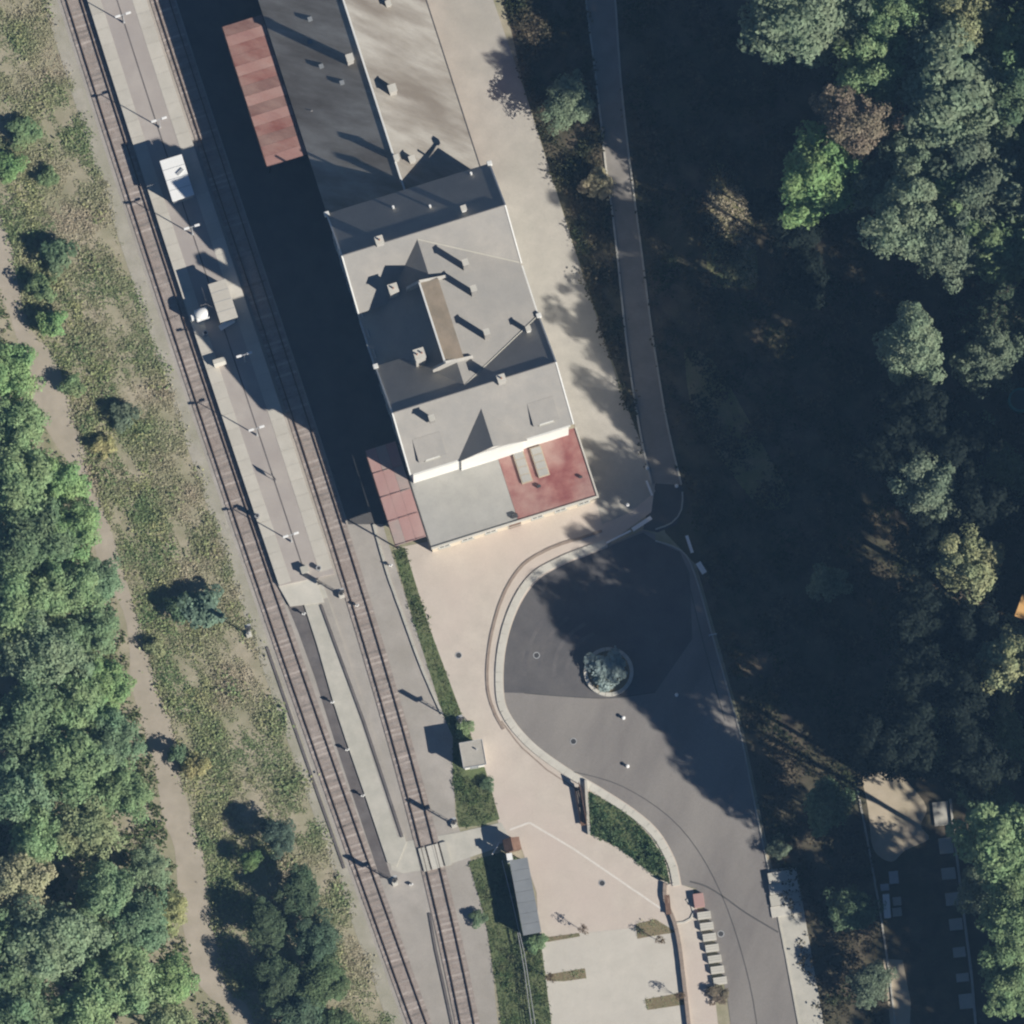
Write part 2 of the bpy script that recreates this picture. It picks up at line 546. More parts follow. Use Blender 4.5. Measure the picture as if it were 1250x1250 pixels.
# forecourt, drive, roads
kerb_in = smooth([(742, 668), (715, 679), (687, 690), (655, 710), (632, 745), (618, 790), (615, 838), (622, 870), (650, 905), (690, 935), (735, 962), (775, 988), (805, 1015), (825, 1050), (832, 1080)], 5)
kerb_out = smooth([(738, 656), (712, 666), (682, 678), (645, 699), (621, 738), (607, 788), (604, 838), (612, 874), (643, 912), (684, 943), (729, 971), (768, 997), (796, 1023), (814, 1055), (820, 1082)], 5)
band_out = smooth([(735, 648), (708, 657), (675, 668), (638, 690), (613, 730), (598, 785), (595, 835), (603, 868), (615, 890)], 5)
plaza_pts = [(489, 668), (528, 660), (735, 600), (770, 560), (800, 590), (795, 625), (742, 664)] + kerb_in + [(846, 1085), (872, 1210), (882, 1300), (680, 1300), (668, 1240), (658, 1150), (655, 1090), (635, 1030), (612, 1015), (607, 1000), (590, 940), (560, 870), (520, 765)]
sheet('forecourt', plaza_pts, 0.02, 'plaza')
sheet('parking_paving', [(660, 1148), (690, 1141), (800, 1130), (822, 1128), (838, 1200), (842, 1300), (684, 1300), (672, 1240)], 0.028, 'plaza_pale')
sheet('driveway', [(470, -60), (585, -60), (602, 0), (640, 110), (700, 300), (755, 470), (790, 560), (800, 600), (770, 625), (735, 640), (725, 600), (690, 480), (570, 200), (540, 60)], 0.024, 'driveway')
road_e = smooth([(800, 660), (832, 672), (848, 700), (868, 770), (888, 840), (905, 900), (920, 975), (938, 1060), (956, 1150), (975, 1250), (985, 1310)], 4)
road_pts = [(742, 666), (760, 658), (785, 647), (800, 652)] + road_e + [(900, 1310), (888, 1220), (868, 1130), (850, 1085)] + kerb_in[::-1]
sheet('turning_circle_road', road_pts, 0.012 + 0.02, 'asphalt')
dark_pts = [p for p in kerb_in if p[1] < 850]
sheet('fresh_asphalt_patch', dark_pts + [(640, 846), (690, 850), (745, 852), (800, 845), (845, 780), (842, 700), (830, 674), (800, 660), (785, 650), (760, 660)], 0.040, 'asphalt_new')
lane_w = smooth([(708, -60), (715, 0), (728, 100), (738, 190), (750, 280), (765, 420), (780, 520), (795, 590)], 4)
lane_e = smooth([(745, -60), (751, 0), (758, 100), (769, 200), (781, 290), (798, 420), (815, 520), (832, 592)], 4)
sheet('upper_lane', lane_w + lane_e[::-1], 0.020, 'lane_surface')
sheet('lane_junction', [(795, 588), (832, 590), (836, 612), (826, 640), (803, 650), (785, 646), (790, 625)], 0.016, 'asphalt_yard')

# wooded slope on the right, its open patches, the yard
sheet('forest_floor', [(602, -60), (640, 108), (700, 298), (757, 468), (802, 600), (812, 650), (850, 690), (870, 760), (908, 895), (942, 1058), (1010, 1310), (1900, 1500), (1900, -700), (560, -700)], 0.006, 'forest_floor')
sheet('grass_clearing', smooth([(872, 200), (895, 205), (915, 250), (925, 345), (900, 350), (868, 345), (862, 280), (872, 200)], 3), 0.012, 'slope_grass')
sheet('grass_clearing', smooth([(835, 430), (870, 440), (940, 560), (965, 610), (930, 620), (880, 560), (845, 500), (835, 430)], 3), 0.012, 'slope_grass')
sheet('sandy_yard', smooth([(1052, 950), (1070, 930), (1090, 938), (1108, 955), (1131, 985), (1124, 1008), (1134, 1024), (1105, 1038), (1088, 1052), (1066, 1036), (1060, 990), (1052, 950)], 4), 0.014, 'sand')
sheet('sandy_yard', [(1078, 1170), (1102, 1172), (1112, 1225), (1108, 1300), (1092, 1300)], 0.014, 'sand')
sheet('pavement', [(934, 1062), (972, 1058), (1016, 1310), (980, 1310), (956, 1150)], 0.030, 'concrete')
# grass verges and beds
verge = [(480, 672), (494, 668), (522, 760), (562, 868), (592, 938), (610, 1000), (585, 1008), (560, 1010), (553, 950), (553, 900), (540, 870), (510, 775)]
sheet('grass_verge', verge, 0.024, 'grass')
verge2 = [(572, 1052), (612, 1040), (636, 1048), (660, 1148), (672, 1240), (678, 1310), (620, 1310), (604, 1190), (592, 1120)]
sheet('grass_verge', verge2, 0.024, 'grass')
sheet('crossing_path', [(470, 1030), (490, 1028), (560, 1016), (612, 1004), (622, 1022), (604, 1036), (540, 1058), (492, 1066), (478, 1062)], 0.032, 'concrete')
# low path that carries the platform on towards the crossing
slab('low_platform', [(366, 722), (394, 712), (404, 740), (450, 880), (496, 1028), (484, 1058), (473, 1053), (447, 975), (421, 900), (406, 854), (387, 787)], 0.0, 0.16, 'concrete')
sheet('worn_path_strip', [(388, 732), (400, 730), (424, 800), (448, 872), (494, 1018), (486, 1022), (438, 874), (412, 800)], 0.166, 'gravel_grey')


# kerbs: a run of stones
def kerb_run(name, label, pts, width, top, material, stone=1.0, piece='kerb_stone', gap=0.015, base=-0.05):
    """real stones laid along a photo polyline, each its own piece"""
    P = [U(p[0], p[1], top) for p in pts]
    root = thing(name, label, 'kerb', (P[0].x, P[0].y, 0))
    cum = [0.0]
    for a, b in zip(P, P[1:]):
        cum.append(cum[-1] + (b - a).length)
    n = max(1, int(round(cum[-1] / stone)))
    ln = cum[-1] / n
    mb = MB().box(-ln / 2 + gap / 2, ln / 2 - gap / 2, -width / 2, width / 2, base, top)
    me = mb.mesh(piece, material)

    def at(s):
        for i in range(len(cum) - 1):
            if s <= cum[i + 1] or i == len(cum) - 2:
                t = (s - cum[i]) / max(cum[i + 1] - cum[i], 1e-6)
                return P[i].lerp(P[i + 1], t)
    for i in range(n):
        a, b = at(i * ln), at((i + 1) * ln)
        c = (a + b) / 2
        link(piece, me, root, (c.x - P[0].x + RNG.uniform(-.01, .01), c.y - P[0].y + RNG.uniform(-.01, .01), RNG.uniform(-.008, .008)),
             math.atan2(b.y - a.y, b.x - a.x) + RNG.uniform(-.01, .01))
    return root


def mid(a, b):
    return [((p[0] + q[0]) / 2, (p[1] + q[1]) / 2) for p, q in zip(a, b)]


kerb_run('kerb', 'wide pale concrete kerb curving round the west side of the turning circle', mid(kerb_in, kerb_out), 0.85, 0.14, 'concrete_pale', 1.1)
kerb_run('paver_band', 'narrow brown brick band outside the pale kerb of the turning circle', mid(band_out, band_out), 0.32, 0.10, 'brick_band', 1.0, 'brick_paver')
kerb_run('kerb', 'thin kerb along the east edge of the turning circle and road', road_e, 0.16, 0.13, 'concrete', 1.0)
kerb_run('kerb', 'pale kerb on the station side of the shaded upper lane', lane_w, 0.2, 0.13, 'concrete_pale', 1.2)
kerb_run('kerb', 'kerb on the forest side of the shaded upper lane', lane_e, 0.2, 0.13, 'concrete', 1.2)
kerb_run('kerb', 'short curved kerb where the upper lane meets the turning circle', smooth([(833, 600), (832, 622), (820, 638), (800, 646)], 4), 0.16, 0.13, 'concrete', 1.0)
kerb_run('kerb', 'long thin concrete kerb between the track gravel and grass verge', smooth([(456, 640), (463, 665), (475, 705), (492, 752), (515, 815), (540, 872)], 4), 0.28, 0.18, 'concrete', 1.2)
kerb_run('paved_line', 'pale paved line running diagonally across the forecourt', [(622, 1013), (646, 1004), (700, 1036), (760, 1077), (808, 1110)], 0.22, 0.038, 'paint_white', 1.2, 'paving_stone')
kerb_run('paver_band', 'narrow paver band continuing beside the kerb of the lower forecourt', [(612, 880), (634, 910), (668, 940), (702, 962)], 0.16, 0.038, 'brick_band', 1.2, 'brick_paver')


# ------------------------------------------------------------------ railway
def track(label, f):
    pts = [U(f(y), y, 0) for y in range(-40, 1301, 20)]
    root = thing('railway_track', label, 'track', pts[0])
    o = pts[0]
    rel = [(p.x - o.x, p.y - o.y, 0) for p in pts]
    prof = [(-.065, .10), (.065, .10), (.065, .13), (.02, .15), (.02, .215), (.036, .23), (.036, .27), (-.036, .27), (-.036, .23), (-.02, .215), (-.02, .15), (-.065, .13)]
    for s in (-1, 1):
        MB().sweep(rel, [(x + s * 0.7525, h) for x, h in prof]).build('rail', 'steel_rail', root)
    me = MB().box(-1.28, 1.28, -.13, .13, -.06, .105).mesh('sleeper', 'timber')
    d = 0.0
    step = 0.65
    for a, b in zip(rel, rel[1:]):
        a, b = Vector(a), Vector(b)
        seg = (b - a).length
        while d < seg:
            p = a.lerp(b, d / seg)
            link('sleeper', me, root, (p.x + RNG.uniform(-.05, .05), p.y + RNG.uniform(-.05, .05), RNG.uniform(-.035, .0)), math.atan2(b.y - a.y, b.x - a.x) + math.pi / 2 + RNG.uniform(-.035, .035))
            d += step
        d -= seg
    return root


track('railway track on the west side of the island platform', T1)
track('railway track between the island platform and the station', T2)


def trough(label, pts, z=0.0):
    P = [U(p[0], p[1], z) for p in pts]
    root = thing('cable_trough', label, 'cable trough', P[0])
    rel = [(p.x - P[0].x, p.y - P[0].y, 0) for p in P]
    MB().sweep(rel, [(-.16, 0), (.16, 0), (.16, .09), (-.16, .09)]).build('channel', 'gravel_dark', root)
    MB().sweep(rel, [(-.13, .093), (.13, .093), (.13, .12), (-.13, .12)]).build('lid', 'gravel_dark', root)


trough('dark cable trough left of the west track below the signal', along(T1, 790, 1060, -24, 10))
trough('dark cable trough along the middle of the low gravel path', [(392, 739), (418, 810), (444, 880), (468, 952), (491, 1022)], .166)
trough('dark cable trough beside the east track near the bottom edge', [(524, 1115), (532, 1160), (542, 1205), (556, 1270)])

# island platform
PZ = 0.55
plat = slab('platform', along(T1, -40, 715, 17) + along(T2, -40, 700, -19)[::-1], 0.0, PZ, 'platform_paving')


def strip(f, off, y0, y1, w, label):
    pts = along(f, y0, y1, off, 40)
    P = [U(p[0], p[1], PZ) for p in pts]
    cnt = 0
    for i in range(len(P) - 1):
        a, b = P[i], P[i + 1]
        ln = (b - a).length
        c = (a + b) / 2
        o = MB().box(-ln / 2 + .012, ln / 2 - .012, -w / 2, w / 2, -.03, .02).build('edging_slab', 'platform_edge', plat)
        o.location = (c.x, c.y, PZ + RNG.uniform(-.004, .004))
        o.rotation_euler = (0, 0, math.atan2(b.y - a.y, b.x - a.x))


strip(T1, 25, -40, 712, 1.45, 'west')
strip(T2, -28, -40, 696, 1.55, 'east')
ch = along(lambda y: (T1(y) + T2(y)) / 2 - 1, -40, 690, 0, 30)
P = [U(p[0], p[1], PZ) for p in ch]
MB().sweep([(p.x, p.y, PZ) for p in P], [(-.07, 0.0), (.07, 0.0), (.07, .012), (-.07, .012)]).build('drain_channel', 'gravel_dark', plat)
slab('platform_ramp', [(338, 712), (382, 698), (396, 735), (354, 740)], 0.0, 0.30, 'concrete_pale')


# ------------------------------------------------------------------ station buildings
ST_O = U(500, 580, 8.4)
ST_O.z = 0.0
EX, EY = Vector((math.cos(TH), math.sin(TH), 0)), Vector((-math.sin(TH), math.cos(TH), 0))


def loc(px, py, z):
    v = U(px, py, z) - ST_O
    return v.dot(EX), v.dot(EY)


def gable_roof(mb, a0, a1, b0, b1, ze, zr, axis, th=0.22, mid_=None):
    """pitched roof as two thick slopes; axis 'a' = ridge runs along a"""
    if axis == 'a':
        c = (b0 + b1) / 2 if mid_ is None else mid_
        for e in (b0, b1):
            mb.add([(a0, e, ze), (a1, e, ze), (a1, c, zr), (a0, c, zr), (a0, e, ze - th), (a1, e, ze - th), (a1, c, zr - th), (a0, c, zr - th)],
                   [(0, 1, 2, 3), (4, 7, 6, 5), (0, 4, 5, 1), (1, 5, 6, 2), (2, 6, 7, 3), (3, 7, 4, 0)])
    else:
        c = (a0 + a1) / 2 if mid_ is None else mid_
        for e in (a0, a1):
            mb.add([(e, b0, ze), (e, b1, ze), (c, b1, zr), (c, b0, zr), (e, b0, ze - th), (e, b1, ze - th), (c, b1, zr - th), (c, b0, zr - th)],
                   [(0, 1, 2, 3), (4, 7, 6, 5), (0, 4, 5, 1), (1, 5, 6, 2), (2, 6, 7, 3), (3, 7, 4, 0)])
    return mb


def gable_wall(mb, a0, a1, b0, b1, ze, zr, axis, mid_=None):
    """walls with gable ends"""
    if axis == 'a':
        c = (b0 + b1) / 2 if mid_ is None else mid_
        vs = []
        for a in (a0, a1):
            vs += [(a, b0, 0), (a, b1, 0), (a, b1, ze), (a, c, zr), (a, b0, ze)]
    else:
        c = (a0 + a1) / 2 if mid_ is None else mid_
        vs = []
        for b in (b0, b1):
            vs += [(a0, b, 0), (a1, b, 0), (a1, b, ze), (c, b, zr), (a0, b, ze)]
    mb.add(vs, [(0, 1, 2, 3, 4), (9, 8, 7, 6, 5), (0, 5, 6, 1), (1, 6, 7, 2), (4, 9, 5, 0), (2, 7, 8, 3), (3, 8, 9, 4)])
    return mb


WIN = {}


def window(parent, x, y, z, w, h, face):
    """a window set in a wall; face = rotation so that local -y looks outwards"""
    key = (round(w, 2), round(h, 2))
    if key not in WIN:
        f = MB()
        t = 0.09
        f.box(-w / 2, w / 2, -.05, .04, -h / 2, -h / 2 + t).box(-w / 2, w / 2, -.05, .04, h / 2 - t, h / 2)
        f.box(-w / 2, -w / 2 + t, -.05, .04, -h / 2 + t, h / 2 - t).box(w / 2 - t, w / 2, -.05, .04, -h / 2 + t, h / 2 - t)
        f.box(-.035, .035, -.045, .04, -h / 2 + t, h / 2 - t)
        WIN[key] = (f.mesh('window', 'trim_white'), MB().box(-w / 2 + t, w / 2 - t, -.018, .03, -h / 2 + t, h / 2 - t).mesh('pane', 'glass'),
                    MB().box(-w / 2 - .12, w / 2 + .12, -.16, .03, -h / 2 - .09, -h / 2 - .005).mesh('sill', 'concrete'))
    o = link('window', WIN[key][0], parent, (x, y, z), face)
    link('pane', WIN[key][1], o)
    link('sill', WIN[key][2], o)


EA, RA = 12.25, 16.55
SW_, SN_, NS_, NN_, AE = -0.65, 12.25, 18.55, 30.45, 18.9
DZ, CZ = 1.25, 16.1      # roof furniture above its first level, middle ridge
st = thing('station_building', 'large station building with pale grey H-shaped pitched roofs and chimneys', 'building', ST_O, TH)
OV = 0.35
# walls (inset below the eaves)
w = MB()
w.box(OV, AE - OV, SW_ + OV, SN_ - OV - .05, 0, EA - .45).box(OV, AE - OV, NS_ + OV + .05, NN_ - OV, 0, EA - .45)
wall = w.build('wall', 'render_white', st)
CW, CR0, CZ0 = 10.0, 8.5, 16.1
w = MB()
sec = [(OV + .03, 0), (AE - OV - .03, 0), (AE - OV - .03, EA - .45), (CR0, CZ0 - .45), (OV + .03, CW - .35)]
w.add([(a, SN_ - OV - .1, z) for a, z in sec] + [(a, NS_ + OV + .1, z) for a, z in sec],
      [(4, 3, 2, 1, 0), (5, 6, 7, 8, 9), (0, 1, 6, 5), (1, 2, 7, 6), (2, 3, 8, 7), (3, 4, 9, 8), (4, 0, 5, 9)])
w.build('wall', 'render_white', st)
w = MB()
gable_wall(w, OV + .02, AE - OV - .02, SW_ + OV + .02, SN_ - OV, EA - .35, RA - .5, 'a')
w.build('gable_wall', 'render_white', st)
w = MB()
gable_wall(w, OV + .02, AE - OV - .02, NS_ + OV, NN_ - OV - .02, EA - .35, RA - .5, 'a')
w.build('gable_wall', 'render_white', st)
# roofs
roof_s = gable_roof(MB(), 0, AE, SW_, SN_, EA, RA, 'a').build('roof', 'roof_pale', st)
roof_n = gable_roof(MB(), 0, AE, NS_, NN_, EA, RA, 'a').build('roof', 'roof_pale', st)
CR = 8.5
rc = MB()
for e, ze in ((0.004, CW), (AE - .004, EA - .003)):
    rc.add([(e, 5.8, ze), (e, 24.5, ze), (CR, 24.5, CZ), (CR, 5.8, CZ), (e, 5.8, ze - .22), (e, 24.5, ze - .22), (CR, 24.5, CZ - .22), (CR, 5.8, CZ - .22)],
           [(0, 1, 2, 3), (4, 7, 6, 5), (0, 4, 5, 1), (1, 5, 6, 2), (2, 6, 7, 3), (3, 7, 4, 0)])
roof_c = rc.build('roof', 'roof_pale', st)
rs_mid, rn_mid = (SW_ + SN_) / 2, (NS_ + NN_) / 2
for par, bm_, in ((roof_s, rs_mid), (roof_n, rn_mid)):
    MB().tube((0, bm_, RA + .02), (AE, bm_, RA + .02), .13, n=8).build('ridge_cap', 'roof_pale', par)
# white barge boards on the gables with their end blocks
for par, b0, b1 in ((roof_s, SW_, SN_), (roof_n, NS_, NN_)):
    bm_ = (b0 + b1) / 2
    for a in (-.09, AE + .09):
        for e in (b0, b1):
            d = Vector((0, bm_ - e, RA - EA))
            mb = MB()
            x0, x1 = a - .08, a + .08
            up, dn = .10, -.34
            mb.add([(x0, e, EA + dn), (x1, e, EA + dn), (x1, bm_, RA + dn), (x0, bm_, RA + dn), (x0, e, EA + up), (x1, e, EA + up), (x1, bm_, RA + up), (x0, bm_, RA + up)],
                   [(0, 1, 2, 3), (4, 7, 6, 5), (0, 4, 5, 1), (1, 5, 6, 2), (2, 6, 7, 3), (3, 7, 4, 0)])
            mb.build('bargeboard', 'trim_white', par)
        mb = MB()
    for a in (-.1, AE + .1):
        MB().box(a - .28, a + .28, b1 - .3, b1 + .22, EA - .35, EA + .45).build('corner_block', 'trim_white', par, .05)
# gutters on the south eave and along the recessed sides
MB().box(0.3, AE - .3, SW_ - .16, SW_, EA - .28, EA - .10).build('gutter', 'trim_white', st)
for a, ze in ((-.08, CW), (AE + .08, EA)):
    MB().box(a - .09, a + .09, SN_ + .3, NS_ - .3, ze - .28, ze - .12).build('gutter', 'trim_white', st)
# cross gable on the south front
ga0, ga1, gz = 5.6, 13.5, 15.1
gc = (ga0 + ga1) / 2
gr = gable_roof(MB(), ga0, ga1, -.9, 3.9, EA + .05, gz, 'b').build('cross_gable_roof', 'roof_pale', st)
w = MB()
gable_wall(w, ga0 + .3, ga1 - .3, -.55, 2.8, EA - .1, gz - .3, 'b')
w.build('cross_gable_wall', 'render_white', st)


def slope_z(b):
    return EA + (RA - EA) * (b - SW_) / (rs_mid - SW_)


# lead valleys where the middle roof meets the wings
fs = (RA - CZ) / (RA - EA)
for e in (AE - .15,):
    for be, bm_, in ((SN_, rs_mid), (NS_, rn_mid)):
        MB().tube((e, be + (.1 if be == NS_ else -.1), EA + .12), (CR, bm_ + (be - bm_) * fs, CZ + .02), .06, n=6).build('valley_flashing', 'concrete', roof_c)
# low shed dormers on the south slope
for a0, a1 in ((1.2, 4.4), (14.6, 17.6)):
    b0, b1 = 0.25, 2.65
    zl = slope_z(b0) + .45
    mb = MB()
    mb.add([(a0, b0, slope_z(b0) - .1), (a1, b0, slope_z(b0) - .1), (a1, b0, zl), (a0, b0, zl), (a0, b1, slope_z(b1) + .03), (a1, b1, slope_z(b1) + .03), (a0, b1, slope_z(b1) - .1), (a1, b1, slope_z(b1) - .1)],
           [(0, 1, 2, 3), (3, 2, 5, 4), (0, 3, 4, 6), (1, 7, 5, 2), (4, 5, 7, 6), (0, 6, 7, 1)])
    d = mb.build('dormer', 'roof_pale', roof_s)
    window(d, (a0 + a1) / 2, b0 - .02, slope_z(b0) + .2, 1.6, .34, 0)
# roof monitor along the middle ridge
l0, l1 = 9.45, 18.85
mb = MB()
mb.add([(7.2, l0, 15.20), (7.2, l1, 15.20), (7.2, l1, 17.40), (7.2, l0, 17.40), (9.35, l0, 16.65), (9.35, l1, 16.65), (9.35, l0, 15.50), (9.35, l1, 15.50)],
       [(0, 1, 2, 3), (3, 2, 5, 4), (4, 5, 7, 6), (0, 3, 4, 6), (1, 7, 5, 2), (0, 6, 7, 1)])
mon = mb.build('roof_monitor', 'rust_brown', roof_c)
MB().box(7.06, 7.26, l0 - .1, l1 + .1, 17.36, 17.56).build('flashing', 'trim_white', mon)
for b in (l0 - .1, l1 + .1):
    mb = MB()
    mb.add([(5.7, b - .14, 14.50), (10.4, b - .14, 15.10), (10.4, b - .14, 15.90), (7.2, b - .14, 17.65), (5.7, b - .14, 16.10),
            (5.7, b + .14, 14.50), (10.4, b + .14, 15.10), (10.4, b + .14, 15.90), (7.2, b + .14, 17.65), (5.7, b + .14, 16.10)],
           [(0, 1, 2, 3, 4), (9, 8, 7, 6, 5), (0, 5, 6, 1), (1, 6, 7, 2), (2, 7, 8, 3), (3, 8, 9, 4), (4, 9, 5, 0)])
    mb.build('end_parapet', 'chimney_render', mon)


def chimney(par, a, b, s, z0, z1, material='chimney_render', pots=1):
    c = MB().box(a - s / 2, a + s / 2, b - s / 2, b + s / 2, z0, z1).build('chimney', material, par)
    MB().box(a - s / 2 - .07, a + s / 2 + .07, b - s / 2 - .07, b + s / 2 + .07, z1, z1 + .14).build('chimney_cap', 'concrete_pale', c)
    for i in range(pots):
        x = a + (i - (pots - 1) / 2) * s * .5
        MB().tube((x, b, z1 + .14), (x, b, z1 + .45), .11, .09, 8).build('chimney_pot', 'brick', c)


def rooftop(px, py, z):
    a, b = loc(px, py, z)
    return a, b


for par, px, py, z1, drop, s_, m_, pots in (
        (roof_c, 512, 432, 17.6, 5.2, 1.1, 'chimney_render', 2), (roof_n, 480, 352, 15.9, 5.0, .95, 'chimney_render', 1),
        (roof_c, 568, 320, 17.75, 3.2, .55, 'roof_pale', 0), (roof_c, 578, 352, 17.75, 3.2, .55, 'roof_pale', 0), (roof_c, 594, 405, 17.75, 3.2, .55, 'roof_pale', 0),
        (roof_n, 463, 293, 18.05, 2.0, .8, 'chimney_render', 1), (roof_n, 566, 254, 17.25, 2.0, .5, 'trim_white', 0),
        (roof_s, 527, 510, 17.45, 1.9, .55, 'roof_pale', 0), (roof_s, 612, 462, 17.95, 1.6, .8, 'chimney_render', 1), (roof_s, 645, 401, 14.65, 2.0, .45, 'trim_white', 0)):
    a, b = rooftop(px, py, z1)
    chimney(par, a, b, s_, z1 - drop, z1, m_, pots)
for px, py in ((525, 254), (480, 253), (575, 210)):      # vent pipes on the shaded slope
    a, b = rooftop(px, py, 14.05)
    zz = EA + (NN_ - b) * (RA - EA) / (NN_ - rn_mid)
    MB().tube((a, b, zz - .1), (a, b, zz + .9), .13, n=8).build('vent_pipe', 'white_panel', roof_n)
# windows on two storeys
for zz in (2.4, 6.0, 9.6):
    for b in np.linspace(1.8, NN_ - 1.8, 12):
        window(st, AE - OV + .01, b, zz, 1.0, 1.6, math.pi / 2)
        window(st, OV - .01, b, zz, 1.0, 1.6, -math.pi / 2)
for a in (-1, 1):
    for bm_ in (rs_mid, rn_mid):
        window(st, (AE - OV - .01) if a > 0 else OV + .01, bm_, 13.6, 1.1, 1.5, a * math.pi / 2)

# flat-roofed annex on the south side
an = thing('annex', 'low flat-roofed annex with grey and red roof halves on the south front', 'building', ST_O, TH)
AZ = 4.3
MB().box(.2, 19.3, -7.7, .3, 0, AZ - .12).build('wall', 'render_cream', an)
grf = MB().box(0.05, 10.2, -7.85, .28, AZ - .12, AZ).build('grey_roof', 'roof_flat', an)
rrf = MB().box(10.23, 19.45, -7.85, .28, AZ - .12, AZ + .02).build('red_roof', 'roof_red', an)
MB().box(0.0, 19.5, -8.05, -7.87, AZ - .35, AZ + .16).build('parapet', 'concrete_pale', an)
MB().box(19.47, 19.65, -8.05, .28, AZ - .35, AZ + .16).build('parapet', 'concrete_pale', an)
MB().box(-.12, .03, -8.05, .28, AZ - .35, AZ + .08).build('parapet', 'metal_dark', an)
for a0, a1, b0, b1 in ((11.9, 13.15, -4.1, -.35), (13.9, 15.2, -4.0, -.5)):
    s = MB().box(a0, a1, b0, b1, AZ + .02, AZ + .30).build('roof_light', 'sand', rrf)
    for k in range(4):
        q0 = b0 + .1 + k * (b1 - b0 - .1) / 4
        MB().box(a0 + .1, a1 - .1, q0, q0 + (b1 - b0 - .1) / 4 - .1, AZ + .30, AZ + .33).build('pane', 'roof_flat', s)
for a, b, s in ((10.0, -7.3, .7), (13.6, -4.9, .45), (18.4, -5.3, .35)):
    MB().box(a - s / 2, a + s / 2, b - s * .3, b + s * .3, AZ + .02, AZ + .4).build('roof_hatch', 'metal_dark', an)
for a in np.linspace(1.6, 18.0, 7):
    window(an, a, -7.71, 2.0, 1.3, 1.7, 0)
for b in (-6, -3.8, -1.6):
    window(an, 19.31, b, 2.0, 1.2, 1.6, math.pi / 2)
dr = MB().box(9.2, 10.6, -7.78, -7.7, 0.02, 2.4).build('door', 'wood_brown', an)
MB().tube((10.4, -7.82, 1.1), (10.4, -7.82, 1.3), .03, n=6).build('door_handle', 'metal_grey', dr)

# platform canopies of rusty sheet, laid sheet by sheet


def canopy(name, label, a0, a1, b0, b1, z0, z1, material, nsheet, ncol=1):
    c = thing(name, label, 'canopy', ST_O, TH)
    step = (b1 - b0) / nsheet
    for i in range(nsheet):
        for k in range(ncol):
            x0, x1 = a0 + (a1 - a0) * k / ncol, a0 + (a1 - a0) * (k + 1) / ncol - .02
            q0, q1 = b0 + i * step, b0 + (i + 1) * step - .02
            za, zb = z0 + (z1 - z0) * k / ncol, z0 + (z1 - z0) * (k + 1) / ncol
            j = RNG.uniform(-.02, .02)
            mb = MB()
            mb.add([(x0, q0, za - .05 + j), (x1, q0, zb - .05 + j), (x1, q1, zb - .05), (x0, q1, za - .05), (x0, q0, za + j), (x1, q0, zb + j), (x1, q1, zb), (x0, q1, za)],
                   [(0, 3, 2, 1), (4, 5, 6, 7), (0, 1, 5, 4), (1, 2, 6, 5), (2, 3, 7, 6), (3, 0, 4, 7)])
            # standing seam
            mb.box(x0 + .05, x1 - .05, q0, q0 + .06, min(za, zb), max(za, zb) + .07) if abs(za - zb) < .05 else None
            mb.build('roof_sheet', material if isinstance(material, str) else RNG.choice(material), c)
    MB().box(a0 - .08, a0 + .04, b0, b1, z0 - .30, z0 - .06).build('fascia', 'wood_brown', c)
    for i in range(4):
        b = b0 + .4 + (b1 - b0 - .8) * i / 3
        MB().tube((a0 + .35, b, 0.0), (a0 + .35, b, z0 - .06), .09, n=8).build('column', 'metal_dark', c)
        MB().box(a0 + .1, a1, b - .07, b + .07, z0 - .24, z0 - .08).build('rafter', 'wood_brown', c)
    return c


canopy('platform_canopy', 'rusty red canopy with stained sheets on the west side of the goods shed', -4.5, .2, 39.0, 55.9, 5.25, 5.35, ('rust_red', 'rust_red_pale', 'rust_brown_red', 'rust_red'), 14)  # lengthened southwards so that its shadow closes a lit gap
canopy('platform_canopy', 'faded pink sheet canopy along the west wall beside the annex', -3.7, -.15, -6.5, 4.9, 4.30, 4.42, ('rust_pink', 'rust_pink', 'rust_pink', 'rust_pink_grey'), 4, 3)

# goods shed to the north
sh = thing('goods_shed', 'long goods shed with stained grey pitched roof north of the station', 'building', ST_O, TH)
b0, b1 = 30.25, 68.0
SE_, SR_ = 5.8, 11.2
w = MB()
gable_wall(w, .55, 17.9, b0, b1, SE_ - .3, SR_ - .45, 'b')
w.build('wall', 'brick', sh)
rsh = MB()
gable_roof(rsh, .25, 18.2, b0, b1, SE_, SR_, 'b', mid_=9.1)
rs = rsh.build('roof', 'roof_shed', sh)
MB().box(9.0, 9.2, b0, b1, SR_ - .02, SR_ + .12).build('ridge_cap', 'trim_white', rs)
MB().box(18.2, 18.36, b0, b1, SE_ - .25, SE_ - .08).build('gutter', 'metal_dark', rs)
for px, py, s, h in ((427, 70, .7, 2.2), (479, 108, .8, 1.9), (474, 4, .5, 1.0), (484, 192, .5, 1.3), (503, 194, .6, 1.2)):
    for _ in range(3):
        zz = 10
        a, b = loc(px, py, zz)
    rz_ = SR_ - abs(a - 9.1) * (SR_ - SE_) / 8.95
    a, b = loc(px, py, rz_ + h)
    rz_ = SR_ - abs(a - 9.1) * (SR_ - SE_) / 8.95
    chimney(rs, a, b, s, rz_ - .3, rz_ + h, 'chimney_render', 0)
for b in np.linspace(33, 66, 9):
    window(sh, 17.91, b, 2.4, 1.4, 1.4, math.pi / 2)
for a, b in ((4.6, 47.5), (4.2, 50.6), (5.0, 53.0), (6.2, 44.8)):   # small hatches on the west slope
    zz = SR_ - abs(a - 9.1) * (SR_ - SE_) / 8.95
    MB().obox((a, b, zz + .08), (.5, .5, .16)).build('roof_hatch', 'roof_grey_blue', rs)
MB().box(2.0, 8.6, 43.2, 43.32, SE_ + 1.2, SE_ + 1.2 + .01).build('roof_seam', 'roof_pale', rs)


